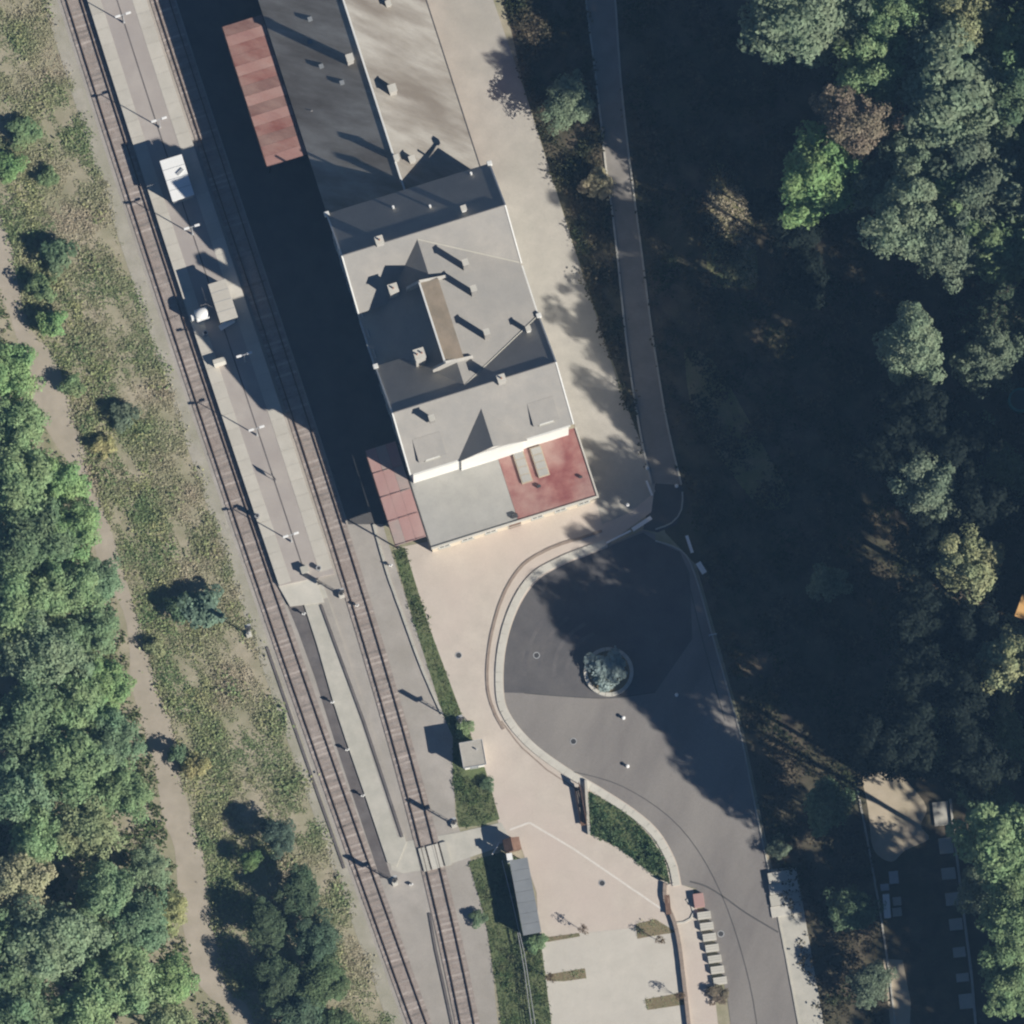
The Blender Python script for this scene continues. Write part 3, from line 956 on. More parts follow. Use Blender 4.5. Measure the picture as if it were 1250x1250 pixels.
# ------------------------------------------------------------------ platform furniture
def shelter(label, px, py, wid, ln, h, material, z=PZ, posts=True):
    c = U(px, py, z + h)
    t = thing('platform_shelter', label, 'shelter', (c.x, c.y, z), TH)
    r = MB().box(-wid / 2, wid / 2, -ln / 2, ln / 2, h - .16, h).build('roof', material, t, .03)
    MB().box(-wid / 2 + .15, wid / 2 - .15, -ln / 2 + .15, ln / 2 - .15, h - .22, h - .162).build('ceiling_panel', 'metal_grey', r)
    for sx in (-1, 1):
        for sy in (-1, 0, 1):
            MB().box(sx * (wid / 2 - .2) - .05, sx * (wid / 2 - .2) + .05, sy * (ln / 2 - .25) - .05, sy * (ln / 2 - .25) + .05, 0, h - .22).build('post', 'metal_grey', t)
    MB().box(wid / 2 - .22, wid / 2 - .18, -ln / 2 + .3, ln / 2 - .3, .15, h - .35).build('back_panel', 'metal_grey', t)
    for sy in (-1, 1):
        MB().box(-wid / 2 + .3, wid / 2 - .3, sy * (ln / 2 - .2) - .02, sy * (ln / 2 - .2) + .02, .15, h - .35).build('side_panel', 'metal_grey', t)
    for k in range(1, 4):
        MB().box(-wid / 2 + .04, wid / 2 - .04, -ln / 2 + k * ln / 4 - .02, -ln / 2 + k * ln / 4 + .02, h, h + .025).build('roof_seam', 'metal_grey', r)
    b = MB().box(wid / 2 - .75, wid / 2 - .3, -ln / 2 + .5, ln / 2 - .5, .42, .47).build('bench_seat', 'wood_brown', t)
    return t


sh1 = shelter('bright white flat-roofed waiting shelter on the island platform', 216, 217, 2.6, 4.9, 2.65, 'white_panel')
MB().obox((.55, .55, 2.72), (.9, .35, .12), .5).build('roof_vent', 'metal_grey', sh1)
shelter('sand-coloured flat-roofed waiting shelter in the middle of the platform', 272, 367, 2.1, 4.6, 2.6, 'platform_edge')


def lamp(px, py, label, h=4.2, z=PZ):
    c = U(px, py, z + h)
    t = thing('platform_lamp', label, 'street lamp', (c.x, c.y, z), TH, 'twin-arm lamps along the island platform')
    MB().tube((0, 0, 0), (0, 0, h), .07, .045, 8).build('post', 'metal_grey', t)
    MB().tube((0, 0, 0), (0, 0, .35), .13, .11, 8).build('base', 'metal_grey', t)
    MB().box(-.75, .75, -.04, .04, h - .06, h + .02).build('arm', 'metal_grey', t)
    for s in (-1, 1):
        MB().box(s * .62 - .3, s * .62 + .3, -.13, .13, h + .02, h + .13).build('lamp_head', 'white_panel', t, .03)
    return t


lamp(150, 18, 'twin-arm lamp nearest the top edge of the platform')
lamp(194, 146, 'twin-arm lamp just north of the white shelter')
lamp(234, 277, 'twin-arm lamp just south of the white shelter')
lamp(298, 433, 'twin-arm lamp in the building shadow on the platform')
lamp(313, 523, 'twin-arm lamp north of the notice board')
lamp(355, 653, 'twin-arm lamp at the south end of the platform')


def board(px, py, label, w=1.5, h=1.3, rz=0.0, z=PZ, name='notice_board', mat_='metal_dark'):
    c = U(px, py, z)
    t = thing(name, label, 'sign', (c.x, c.y, z), rz)
    for s in (-1, 1):
        MB().tube((s * (w / 2 - .05), 0, 0), (s * (w / 2 - .05), 0, .7 + h), .035, n=6).build('post', 'metal_grey', t)
    MB().box(-w / 2, w / 2, -.03, .03, .7, .7 + h).build('panel', mat_, t)
    return t


board(334, 584, 'thin notice board standing lengthwise on the southern platform', .9, .8, math.radians(-55))
c = U(246, 382, PZ + 1.9)
t = thing('ticket_cabinet', 'white rounded cabinet beside the sand-coloured shelter', 'cabinet', (c.x, c.y, PZ), TH)
MB().box(-.75, .75, -.6, .6, 0, 1.6).build('body', 'white_panel', t, .08)
MB().dome((0, 0, 1.6), .8, .65, .35).build('top', 'white_panel', t)
MB().box(-1.25, -.77, -.25, .25, 0, 1.35).build('side_unit', 'white_panel', t, .05)
c = U(277, 395, PZ + 1.0)
t = thing('platform_bench', 'white bench at the south end of the sand-coloured shelter', 'bench', (c.x, c.y, PZ), TH + .25)
MB().box(-.95, .95, -.25, .25, .42, .5).build('seat', 'white_panel', t)
MB().box(-.95, .95, .22, .3, .5, .95).build('backrest', 'white_panel', t)
for s in (-1, 1):
    MB().box(s * .75 - .04, s * .75 + .04, -.22, .25, 0, .42).build('leg', 'metal_grey', t)
c = U(268, 442, PZ + .6)
t = thing('grit_bin', 'cream grit bin on the west half of the platform', 'bin', (c.x, c.y, PZ), TH)
MB().box(-.65, .65, -.4, .4, 0, .6).build('body', 'render_cream', t, .05)
MB().add([(-.7, -.45, .6), (.7, -.45, .6), (.7, .45, .6), (-.7, .45, .6), (-.7, -.1, .85), (.7, -.1, .85), (.7, .4, .85), (-.7, .4, .85)],
         [(0, 1, 5, 4), (1, 2, 6, 5), (2, 3, 7, 6), (3, 0, 4, 7), (4, 5, 6, 7)]).build('lid', 'concrete_pale', t)
for px, py, lab in ((314, 631, 'low dark litter bin on the platform west edge'), (389, 695, 'dark litter bin past the platform end'), (251, 408, 'small dark litter bin near the white cabinet')):
    c = U(px, py, .2 if px > 380 else PZ)
    t = thing('litter_bin', lab, 'bin', c, TH)
    MB().tube((0, 0, 0), (0, 0, .85), .22, .28, 12).build('bucket', 'metal_dark', t)
    MB().ring(.2, .3, .85, .9, 16).build('rim', 'metal_grey', t)


def signal(px, py, label, h=5.0, z=0.02, rz=0.0, heads=1):
    c = U(px, py, z)
    t = thing('signal_mast', label, 'signal', c, rz)
    MB().box(-.3, .3, -.3, .3, 0, .35).build('foundation', 'concrete_pale', t)
    MB().tube((0, 0, .35), (0, 0, h), .085, .07, 8).build('mast', 'metal_grey', t)
    MB().box(-.3, .3, -.16, .0, h - 1.3, h + .1).build('signal_head', 'metal_dark', t)
    for k in range(3):
        MB().tube((0, -.16, h - 1.1 + k * .42), (0, -.34, h - 1.08 + k * .42), .12, .13, 10).build('lamp_hood', 'metal_dark', t)
    for s in (-1, 1):
        MB().box(s * .18 - .02, s * .18 + .02, .10, .14, .4, h - 1.0).build('ladder_rail', 'metal_grey', t)
    for k in range(int((h - 1.5) / .5)):
        MB().box(-.18, .18, .1, .13, .6 + k * .5, .64 + k * .5).build('ladder_rung', 'metal_grey', t)
    MB().box(-.35, .35, .05, .5, h - 1.5, h - 1.45).build('step_plate', 'metal_grey', t)
    return t


signal(304, 775, 'tall signal mast among bushes west of the western track', 5.6, rz=TH)
signal(554, 1007, 'signal mast at the north side of the crossing path', 3.6, rz=TH)
signal(482, 1078, 'signal mast between the tracks south of the crossing', 3.8, rz=TH)
signal(417, 727, 'slim signal mast just beyond the platform end', 3.4, z=.16, rz=TH)
signal(562, 884, 'signal mast beside the green hut on the verge', 4.6, rz=TH)


def marker(px, py, label, z=.16, h=.7, name='marker_post', r=.14):
    c = U(px, py, z)
    t = thing(name, label, 'post', c, TH)
    MB().tube((0, 0, 0), (0, 0, h), r * .7, r * .7, 8).build('post', 'white_panel', t)
    MB().box(-r * 1.6, r * 1.6, -.06, .06, h - .3, h).build('plate', 'white_panel', t)
    return t


marker(371, 750, 'white marker post at the top of the dark gravel strip')
marker(406, 858, 'white marker post halfway along the dark gravel strip')
marker(424, 916, 'white marker post lower down the dark gravel strip')
marker(443, 972, 'white marker post near the lower end of the dark strip')
marker(436, 740, 'white marker post on the gravel by the platform end', .0)
marker(477, 691, 'short white post on the kerb below the pink canopy', .0)
marker(502, 1080, 'low white marker in the gravel south of the crossing', .0, .4)
c = U(372, 697, .2)
t = thing('equipment_box', 'pale equipment box at the end of the platform', 'cabinet', (c.x, c.y, .3), TH)
MB().box(-.4, .4, -.35, .35, 0, .9).build('body', 'concrete_pale', t, .03)
MB().box(-.44, .44, -.39, .39, .9, .97).build('lid', 'concrete', t)
for px, py, lab in ((522, 800, 'a'),):
    pass

# crossing boards on the east track
r = thing('crossing_deck', 'pale boarded foot crossing over the eastern track', 'crossing', U(531, 1046, 0), math.atan2(-1, -.28) + math.pi / 2 + 0.0)
r.rotation_euler = (0, 0, math.radians(15))
for x0, x1, m_ in ((-.66, -.02, 'concrete_pale'), (.02, .66, 'concrete_pale'), (-1.6, -.86, 'concrete'), (.86, 1.6, 'concrete')):
    MB().box(x0, x1, -1.35, 1.35, .1, .26).build('deck_panel', m_, r)

# ------------------------------------------------------------------ hut, cycle shelter and forecourt furniture
c = U(577, 920, 2.7)
t = thing('trackside_hut', 'small flat-roofed hut with bright south wall on the grass verge', 'hut', (c.x, c.y, 0), math.radians(10))
MB().box(-1.1, 1.1, -1.25, 1.25, 0, 2.56).build('wall', 'render_white', t)
hr = MB().box(-1.25, 1.25, -1.4, 1.4, 2.56, 2.7).build('roof', 'driveway', t)
for x0, x1, y0, y1 in ((-1.3, 1.3, -1.46, -1.403), (-1.3, 1.3, 1.403, 1.46), (-1.31, -1.253, -1.4, 1.4), (1.253, 1.31, -1.4, 1.4)):
    MB().box(x0, x1, y0, y1, 2.5, 2.76).build('roof_edge', 'metal_grey', hr)
MB().tube((.5, .4, 2.7), (.5, .4, 3.0), .09, n=10).build('vent', 'metal_grey', hr)
d = MB().box(-.45, .45, -1.30, -1.252, .02, 2.05).build('door', 'metal_grey', t)
MB().box(.28, .36, -1.36, -1.302, 1.0, 1.12).build('handle', 'metal_dark', d)
c = U(641, 1094, 2.3)
t = thing('cycle_shelter', 'long grey flat-roofed cycle shelter beside the forecourt', 'shelter', (c.x, c.y, 0), math.radians(10.5))
ln = 8.6
for k in range(7):
    MB().box(-1.0, 1.05, -ln / 2 + k * ln / 7, -ln / 2 + (k + 1) * ln / 7 - .025, 2.14, 2.24 + RNG.uniform(-.006, .006)).build('roof_panel', 'roof_grey_blue', t)
MB().box(-.96, 1.0, -ln / 2 + .02, ln / 2 - .02, 2.10, 2.138).build('roof_frame', 'metal_dark', t)
for s in (-1, 1):
    for k in range(4):
        b = -ln / 2 + .3 + k * (ln - .6) / 3
        MB().box(s * .9 - .05, s * .9 + .05, b - .05, b + .05, 0, 2.12).build('post', 'metal_dark', t)
MB().box(-.93, -.88, -ln / 2 + .4, ln / 2 - .4, .1, 2.0).build('back_wall', 'metal_dark', t)
for k in range(6):
    b = -ln / 2 + .9 + k * 1.35
    MB().tube((-.5, b, 0), (-.5, b, .8), .03, n=6).build('cycle_stand', 'metal_grey', t)
c = U(625, 1031, 1.8)
t = thing('ticket_kiosk', 'dark brown pitched kiosk at the north end of the cycle shelter', 'kiosk', (c.x, c.y, 0), math.radians(12))
MB().box(-.75, .75, -.55, .55, 0, 1.7).build('body', 'wood_brown', t)
MB().add([(-.95, -.75, 1.7), (.95, -.75, 1.7), (.95, .75, 1.7), (-.95, .75, 1.7), (0, -.75, 2.3), (0, .75, 2.3)],
         [(0, 1, 4), (2, 3, 5), (0, 4, 5, 3), (1, 2, 5, 4), (0, 3, 2, 1)]).build('roof', 'wood_brown', t)
c = U(622, 1048, 1.1)
t = thing('parcel_box', 'small white box on the corner of the cycle shelter', 'cabinet', (c.x, c.y, 0), math.radians(10))
MB().box(-.28, .28, -.35, .35, 0, 2.42).build('body', 'white_panel', t, .03)
MB().box(-.32, .32, -.39, .39, 2.42, 2.5).build('lid', 'white_panel', t)
c = U(605, 1036, .9)
t = thing('crossing_gate', 'short white gate frame at the forecourt end of the crossing path', 'gate', (c.x, c.y, 0), math.radians(60))
for s in (-.7, .7):
    MB().tube((s, 0, 0), (s, 0, 1.1), .05, n=8).build('post', 'white_panel', t)
for z in (.5, 1.05):
    MB().tube((-.7, 0, z), (.7, 0, z), .04, n=8).build('rail', 'white_panel', t)


def railing(label, pts, h=1.0, material='metal_grey', post_step=2.0, rails=(.5, 1.0), r=.035):
    Pp = [U(*p) for p in pts]
    t = thing('railing', label, 'railing', Pp[0])
    rel = [p - Pp[0] for p in Pp]
    for z in rails:
        mb = MB()
        for a, b in zip(rel, rel[1:]):
            mb.tube((a.x, a.y, z * h), (b.x, b.y, z * h), r, n=6)
        mb.build('rail', material, t)
    for a, b in zip(rel, rel[1:]):
        n = max(1, int((b - a).length / post_step))
        for i in range(n + 1):
            p = a.lerp(b, i / n)
            MB().tube((p.x, p.y, 0), (p.x, p.y, h), r * 1.2, n=6).build('post', material, t)
    return t


railing('thin metal railing on the grass behind the cycle shelter', [(613, 1052), (626, 1105), (640, 1165), (656, 1270)], 1.0, 'metal_grey')
railing('second thin railing running down the grass near the bottom', [(632, 1140), (640, 1185), (650, 1262)], .9, 'metal_grey')

# row of seating blocks
for i in range(8):
    px = 868 - 0.5 + (i - 2) * 3.0 - 0.0
    px, py = (859.5 + (i - 1) * 3.25, 1117 + (i - 1) * 13.3) if i else (853, 1099)
    c = U(px, py, .5)
    lab = ['reddish block at the north end of the row of seating blocks', 'first pale seating block below the reddish one', 'second pale seating block below the reddish one',
           'third pale seating block below the reddish one', 'fourth pale seating block below the reddish one', 'fifth pale seating block below the reddish one',
           'sixth pale seating block below the reddish one', 'southernmost pale seating block of the row'][i]
    t = thing('seating_block', lab, 'bench', (c.x, c.y, 0), math.radians(8), 'seating blocks along the road')
    if i == 0:
        MB().box(-.58, .58, -.78, .78, 0.02, .6).build('block', 'rust_pink', t, .03)
    else:
        MB().box(-.75, .75, -.42, .42, 0.02, .44).build('block', 'concrete', t, .03)
        for k in range(3):
            MB().box(-.74, .74, -.40 + k * .27, -.16 + k * .27, .442, .49).build('slat', 'concrete_pale', t)
# low curving wall of the lower forecourt
wl = smooth([(812, 1078), (812, 1098), (822, 1122), (829, 1150), (834, 1190), (842, 1260)], 4)
kerb_run('low_wall', 'low brown-grey wall curving between parking bays and footpath', wl, .42, .45, 'brick_band', .9, 'coping_stone')
kerb_run('kerb', 'short white kerb arc near the reddish seating block', smooth([(826, 1127), (838, 1125), (846, 1118), (846, 1108), (838, 1098)], 3), .2, .12, 'concrete_pale', .8)
# drain covers and thin dark lines on the roads
for px, py, lab in ((700, 905, 'round iron drain cover on the lower turning circle'), (880, 1140, 'round iron drain cover on the road near the seating blocks'), (655, 800, 'round iron drain cover on the dark asphalt west of the planter'), (560, 800, 'round iron cover set in the beige forecourt'), (735, 1078, 'small iron cover in the lower forecourt')):
    c = U(px, py, .03)
    t = thing('drain_cover', lab, 'drain cover', (c.x, c.y, .03))
    MB().ring(.30, .38, 0, .022, 20).build('frame', 'metal_grey', t)
    MB().tube((0, 0, 0), (0, 0, .018), .30, n=20).build('cover', 'metal_dark', t)
for pts, w_ in (([(842, 1076), (862, 1082), (885, 1096), (910, 1114), (950, 1138)], .09), ([(690, 940), (760, 960), (830, 1010), (880, 1090), (915, 1200), (930, 1300)], .05), ([(640, 846), (690, 850), (745, 852), (800, 845)], .06), ([(838, 700), (860, 790), (885, 880)], .05)):
    P_ = [U(p[0], p[1], .044) for p in smooth(pts, 5)]
    MB().sweep([(p.x, p.y, .044) for p in P_], [(-w_, -.006), (w_, -.006), (w_, .002), (-w_, .002)]).build('dark_road_line', 'asphalt_yard')['kind'] = 'structure'
for rr, a0, a1 in ((4.6, 110, 192), (6.0, 115, 190), (7.6, 125, 188), (9.2, 138, 187)):
    pcx = U(743, 820, .05)
    pts_ = [(pcx.x + rr * 1.02 * math.cos(math.radians(a)), pcx.y + rr * math.sin(math.radians(a)), .046) for a in range(a0, a1, 5)]
    MB().sweep(pts_, [(-.22, -.004), (.22, -.004), (.22, .001), (-.22, .001)]).build('tyre_wear', 'asphalt_worn')['kind'] = 'structure'
# planted island
isl = [(719, 966), (735, 975), (765, 992), (793, 1020), (812, 1052), (818, 1078), (806, 1074), (785, 1058), (755, 1035), (722, 1018), (720, 990)]
sheet('planting_island', isl, 0.05, 'grass')
t = thing('wooden_bench', 'long dark brown bench against the west end of the planted island', 'bench', U(708, 985, 0), math.radians(100))
for k in range(3):
    MB().box(-2.2, 2.2, -.3 + k * .2, -.13 + k * .2, .42, .47).build('slat', 'wood_brown', t)
MB().box(-2.2, 2.2, -.42, -.36, .5, .95).build('backrest', 'wood_brown', t)
for x in (-1.9, 0, 1.9):
    MB().box(x - .05, x + .05, -.34, .26, 0, .42).build('leg', 'metal_dark', t)
kerb_run('low_wall', 'pale low wall at the west end of the planted island', [(715, 952), (717, 985), (719, 1018)], .3, .5, 'concrete', 1.0, 'coping_stone')
board(708, 963, 'dark timber panel at the kerb end of the brown bench', 1.2, .7, math.radians(105), 0, 'timber_screen', 'wood_brown')
t = thing('wooden_bench', 'short brown bench below the planted island by the low wall', 'bench', U(815, 1105, 0), math.radians(95))
for k in range(3):
    MB().box(-1.1, 1.1, -.3 + k * .2, -.13 + k * .2, .42, .47).build('slat', 'wood_brown', t)
for x in (-.9, .9):
    MB().box(x - .05, x + .05, -.3, .26, 0, .42).build('leg', 'metal_dark', t)
board(818, 1080, 'small dark sign at the south tip of the planted island', .6, .6, math.radians(10), 0, 'sign_board', 'metal_dark')
# planting strips in the parking area
beds = [([(776, 1128), (800, 1122), (826, 1138), (800, 1142), (778, 1146)], 'bed'), ([(668, 1144), (707, 1139), (708, 1143), (668, 1150)], 'bed'),
        ([(665, 1190), (714, 1182), (716, 1194), (688, 1198), (668, 1197)], 'bed'), ([(787, 1220), (836, 1211), (838, 1226), (790, 1233)], 'bed')]
for b, _ in beds:
    sheet('planting_bed', b, 0.036, 'mulch')

# round planter on the turning circle
pc = U(743, 820, 0.3)
t = thing('round_planter', 'round kerbed planter in the middle of the turning circle', 'planter', (pc.x, pc.y, 0))
n = 22
for i in range(n):
    a0, a1 = 2 * math.pi * i / n + .008, 2 * math.pi * (i + 1) / n - .008
    pts = []
    for k in range(4):
        a = a0 + (a1 - a0) * k / 3
        pts.append((2.78 * math.cos(a), 2.78 * math.sin(a)))
    for k in range(3, -1, -1):
        a = a0 + (a1 - a0) * k / 3
        pts.append((2.38 * math.cos(a), 2.38 * math.sin(a)))
    MB().prism(pts, 0, .42 + RNG.uniform(-.008, .008)).build('kerb_stone', 'concrete_pale', t)
MB().tube((0, 0, 0.02), (0, 0, .3), 2.37, n=40).build('soil', 'mulch', t)
for px, py, lab in ((826, 848, 'white bollard east of the round planter'), (761, 876, 'white bollard just south of the round planter'), (766, 935, 'lone white bollard in the middle of the road'),
                    (790, 571, 'white bollard at the lower end of the driveway'), (826, 593, 'white bollard at the mouth of the upper lane'), (766, 616, 'white bollard at the corner by the driveway')):
    c = U(px, py, .5)
    t = thing('bollard', lab, 'bollard', (c.x, c.y, 0.03))
    MB().tube((0, 0, 0), (0, 0, .42), .17, .15, 12).build('post', 'white_panel', t)
    MB().dome((0, 0, .42), .22, .22, .12, 12, 4).build('cap', 'white_panel', t)


def barrier(label, p0, p1, w=.35, h=.75):
    a, b = U(*p0), U(*p1)
    c = (a + b) / 2
    ln = (b - a).length
    t = thing('guard_rail', label, 'barrier', (c.x, c.y, 0), math.atan2(b.y - a.y, b.x - a.x))
    MB().box(-ln / 2, ln / 2, -w / 2, w / 2, h - .12, h).build('beam', 'white_panel', t)
    for s in (-.38, .38):
        MB().box(s * ln - .06, s * ln + .06, -.06, .06, 0, h - .12).build('post', 'metal_grey', t)


barrier('white guard rail where the forecourt meets the lane junction', (772, 648), (795, 633), .45)
barrier('thin white guard rail along the driveway corner', (740, 664), (770, 649), .2)
barrier('white guard rail beside the driveway end', (789, 588), (796, 606), .25)
barrier('pale guard rail at the north-east corner of the turning circle', (838, 655), (845, 676), .35)
barrier('wider pale guard rail on the east side of the turning circle', (852, 688), (860, 701), .6)
board(870, 776, 'small white sign on the east kerb of the turning circle', .9, .35, .2, 0, 'road_sign', 'white_panel')
# steps and slabs beside the road at the bottom
t = thing('concrete_steps', 'pale concrete steps at the top of the roadside pavement', 'steps', U(955, 1092, 0), math.radians(10))
for k in range(4):
    MB().box(-1.6 + k * .12, 1.7 + k * .1, -2.4 + k * 1.25, -1.2 + k * 1.25, 0, .20 + k * .14).build('step', 'concrete_pale' if k % 2 == 0 else 'concrete', t)

# yard on the far right: slabs along a low wall, crates, barrel and shed
labs = ['northernmost', 'second', 'third', 'fourth', 'fifth', 'sixth', 'seventh', 'southernmost']
pads = [(1149, 993, 19, 29), (1155, 1032, 17, 19), (1158, 1066, 17, 14), (1163, 1097, 17, 15), (1167, 1128, 16, 14), (1171, 1162, 15, 12), (1175, 1193, 15, 10), (1179, 1222, 16, 18)]
for (px, py, w_, h_), l in zip(pads, labs):
    c = U(px, py, .3)
    t = thing('concrete_slab', l + ' grey concrete slab in the row along the yard wall', 'slab', (c.x, c.y, 0), math.radians(6), 'slabs along the yard wall')
    MB().box(-w_ * .046, w_ * .046, -h_ * .046, h_ * .046, 0.0, .3).build('slab', 'concrete', t, .03)
kerb_run('yard_wall', 'low wall along the east side of the slab row', [(1160, 975), (1166, 1030), (1176, 1110), (1186, 1190), (1192, 1260)], .25, .6, 'concrete', 1.0, 'coping_stone')
kerb_run('yard_kerb', 'dark kerb along the west side of the yard', [(1046, 960), (1058, 1020), (1074, 1110), (1086, 1190), (1094, 1260)], .2, .15, 'concrete', 1.0, 'kerb_stone')
for px, py, w_, h_, z, m_, lab in ((1082, 1099, 8, 15, 1.1, 'white_panel', 'upper tall white crate in the yard'), (1083, 1113, 8, 13, 1.1, 'white_panel', 'lower tall white crate in the yard'),
                                   (1095, 1100, 10, 10, .6, 'concrete', 'low grey crate beside the upper white crate'), (1095, 1113, 11, 10, .6, 'concrete', 'low grey crate beside the lower white crate'),
                                   (1091, 1071, 11, 15, .5, 'metal_grey', 'grey pallet box north of the white crates'), (1080, 1083, 10, 8, .4, 'metal_grey', 'small grey box between pallet box and white crates')):
    c = U(px, py, z)
    t = thing('storage_crate', lab, 'crate', (c.x, c.y, 0.015), math.radians(5))
    MB().box(-w_ * .044, w_ * .044, -h_ * .044, h_ * .044, 0, z - .08).build('body', m_, t, .03)
    MB().box(-w_ * .047, w_ * .047, -h_ * .047, h_ * .047, z - .08, z).build('lid', m_, t)
c = U(1246, 488, 1.0)
t = thing('water_tank', 'round teal water tank at the right edge', 'tank', (c.x, c.y, 0))
MB().ring(1.15, 1.4, 0, 1.0, 28).build('wall', 'teal_plastic', t)
MB().tube((0, 0, 0), (0, 0, .8), 1.15, n=28).build('water', 'water_dark', t)
c = U(1256, 742, 3.0)
t = thing('garden_hut', 'hut with pale orange roof corner at the right edge', 'hut', (c.x, c.y, 0), math.radians(-20))
MB().box(-1.0, 1.4, -1.2, 1.0, 0, 2.75).build('wall', 'wood_brown', t)
MB().box(-1.2, 1.6, -1.4, 1.2, 2.75, 3.0).build('roof', 'orange_tile', t)


# ------------------------------------------------------------------ vegetation
def crown_points(rng, R, Hc, zc, nclump, per, leaf, lobes=0.28, cl=0.30, flat=0.0):
    """leaf centres, normals and sizes of a broadleaf crown made of clumps"""
    ph = rng.uniform(0, 6.28, 6)
    d = rng.normal(size=(nclump, 3))
    d /= np.linalg.norm(d, axis=1, keepdims=True)
    d[:, 2] = np.where(d[:, 2] < -0.45, -d[:, 2], d[:, 2])
    az = np.arctan2(d[:, 1], d[:, 0])
    lob = 1 + lobes * (0.5 * np.sin(2 * az + ph[0]) + 0.5 * np.sin(3 * az + ph[1]) + 0.45 * np.sin(5 * az + ph[2] + 2 * d[:, 2]))
    rad = rng.uniform(0.25, 1.0, nclump) ** 0.55 * lob
    cen = d * rad[:, None] * np.array([R * .84, R * .84, Hc * .88])
    rr = R * cl * rng.uniform(0.6, 1.25, nclump)
    idx = np.repeat(np.arange(nclump), per)
    q = rng.normal(size=(len(idx), 3))
    q /= np.linalg.norm(q, axis=1, keepdims=True)
    q[:, 2] = np.abs(q[:, 2]) * np.sign(rng.uniform(-.25, 1, len(idx)))
    r = rng.uniform(0.3, 1, len(idx)) ** 0.5 * rr[idx]
    P = cen[idx] + q * r[:, None] * np.array([1, 1, .72])
    nrm = q * 0.8 + d[idx] * 0.3 + rng.normal(size=(len(idx), 3)) * 0.45 + np.array([0, 0, .8])
    P[:, 2] += zc
    return P, nrm, leaf * rng.uniform(.65, 1.35, len(idx)), cen + np.array([0, 0, zc])


def trunk_mesh(rng, H, zc, R, tips, r0, nlimb=9):
    mb = MB()
    n = 7
    pts = [Vector((0, 0, -.3))]
    x = y = 0.0
    for i in range(1, n):
        x += rng.uniform(-.12, .12) * H / 12
        y += rng.uniform(-.12, .12) * H / 12
        pts.append(Vector((x, y, (zc + .35 * (H - zc)) * i / (n - 1))))
    for i in range(n - 1):
        t0, t1 = i / (n - 1), (i + 1) / (n - 1)
        mb.tube(pts[i], pts[i + 1], r0 * (1.25 if i == 0 else 1) * (1 - .8 * t0), r0 * (1 - .8 * t1), 8)
    sel = rng.choice(len(tips), min(nlimb, len(tips)), replace=False)
    for k in sel:
        tip = Vector(tips[k])
        i = int(rng.integers(2, n - 1))
        a = pts[i]
        m_ = a.lerp(tip, .5) + Vector((0, 0, -.06 * (tip - a).length))
        rr = r0 * (1 - .8 * i / (n - 1)) * .5
        mb.tube(a, m_, rr, rr * .65, 6)
        mb.tube(m_, tip, rr * .65, rr * .2, 6)
    return mb.mesh('trunk', 'bark')


PROTO = {}


def proto(kind, i):
    key = (kind, i)
    if key in PROTO:
        return PROTO[key]
    rng = np.random.default_rng(100 + 17 * i + {'round': 0, 'tall': 500, 'bush': 900, 'sapling': 1300}[kind])
    if kind == 'round':
        H, R, Hc, zc = 12.0, 4.5, 3.9, 8.0
        P, n, s, tips = crown_points(rng, R, Hc, zc, 115, 78, .40, .34, .25)
        tr = trunk_mesh(rng, H, zc, R, tips, .24)
    elif kind == 'tall':
        H, R, Hc, zc = 25.0, 5.0, 6.8, 18.0
        P, n, s, tips = crown_points(rng, R, Hc, zc, 140, 80, .44, .34, .23)
        tr = trunk_mesh(rng, H, zc, R, tips, .34, 12)
    elif kind == 'bush':
        H, R, Hc, zc = 2.4, 1.5, 1.1, 1.15
        P, n, s, tips = crown_points(rng, R, Hc, zc, 36, 46, .27, .35, .34)
        tr = trunk_mesh(rng, H, zc, R, tips, .06, 6)
    else:
        H, R, Hc, zc = 4.2, .8, 1.3, 2.8
        P, n, s, tips = crown_points(rng, R, Hc, zc, 26, 9, .17, .3, .3)
        tr = trunk_mesh(rng, H, zc, R, tips, .05, 14)
    PROTO[key] = (quads_mesh('crown', P, n, s, 'foliage'), tr, H, R, zc, (P, n, s))
    return PROTO[key]


GREENS = {'shade_black': (.019, .028, .023), 'green': (0.217, 0.310, 0.155), 'bright': (0.254, 0.391, 0.167), 'dark': (0.155, 0.229, 0.130), 'olive': (0.304, 0.329, 0.180), 'yellow': (0.422, 0.415, 0.198), 'grey': (0.217, 0.279, 0.180),  # first entry: leaves painted near-black, standing in for forest shade
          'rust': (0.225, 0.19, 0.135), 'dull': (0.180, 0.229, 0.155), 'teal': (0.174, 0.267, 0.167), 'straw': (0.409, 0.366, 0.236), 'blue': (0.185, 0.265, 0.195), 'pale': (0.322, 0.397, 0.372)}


def tree(name, label, cat, px, py, r_px, h, colour, kind, i, group=None, z=0.0):
    cm, tm, H, R, zc, _ = proto(kind, i)
    sr, sz = r_px * .092 / R, h / H
    c = U(px, py, zc * sz + z)
    t = thing(name, label, cat, (c.x, c.y, z), RNG.uniform(0, 6.28), group)
    t.scale = (sr, sr, sz)
    k = link('crown', cm, t)
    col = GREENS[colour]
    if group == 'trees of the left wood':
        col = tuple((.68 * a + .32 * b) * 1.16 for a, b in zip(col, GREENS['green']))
    v = RNG.uniform(.9, 1.12) * (.68 if group == 'trees between path and tracks' else 1)  # pathside crowns darkened, standing in for the shadow of the clump
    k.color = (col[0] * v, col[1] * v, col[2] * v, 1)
    link('trunk', tm, t)
    return t


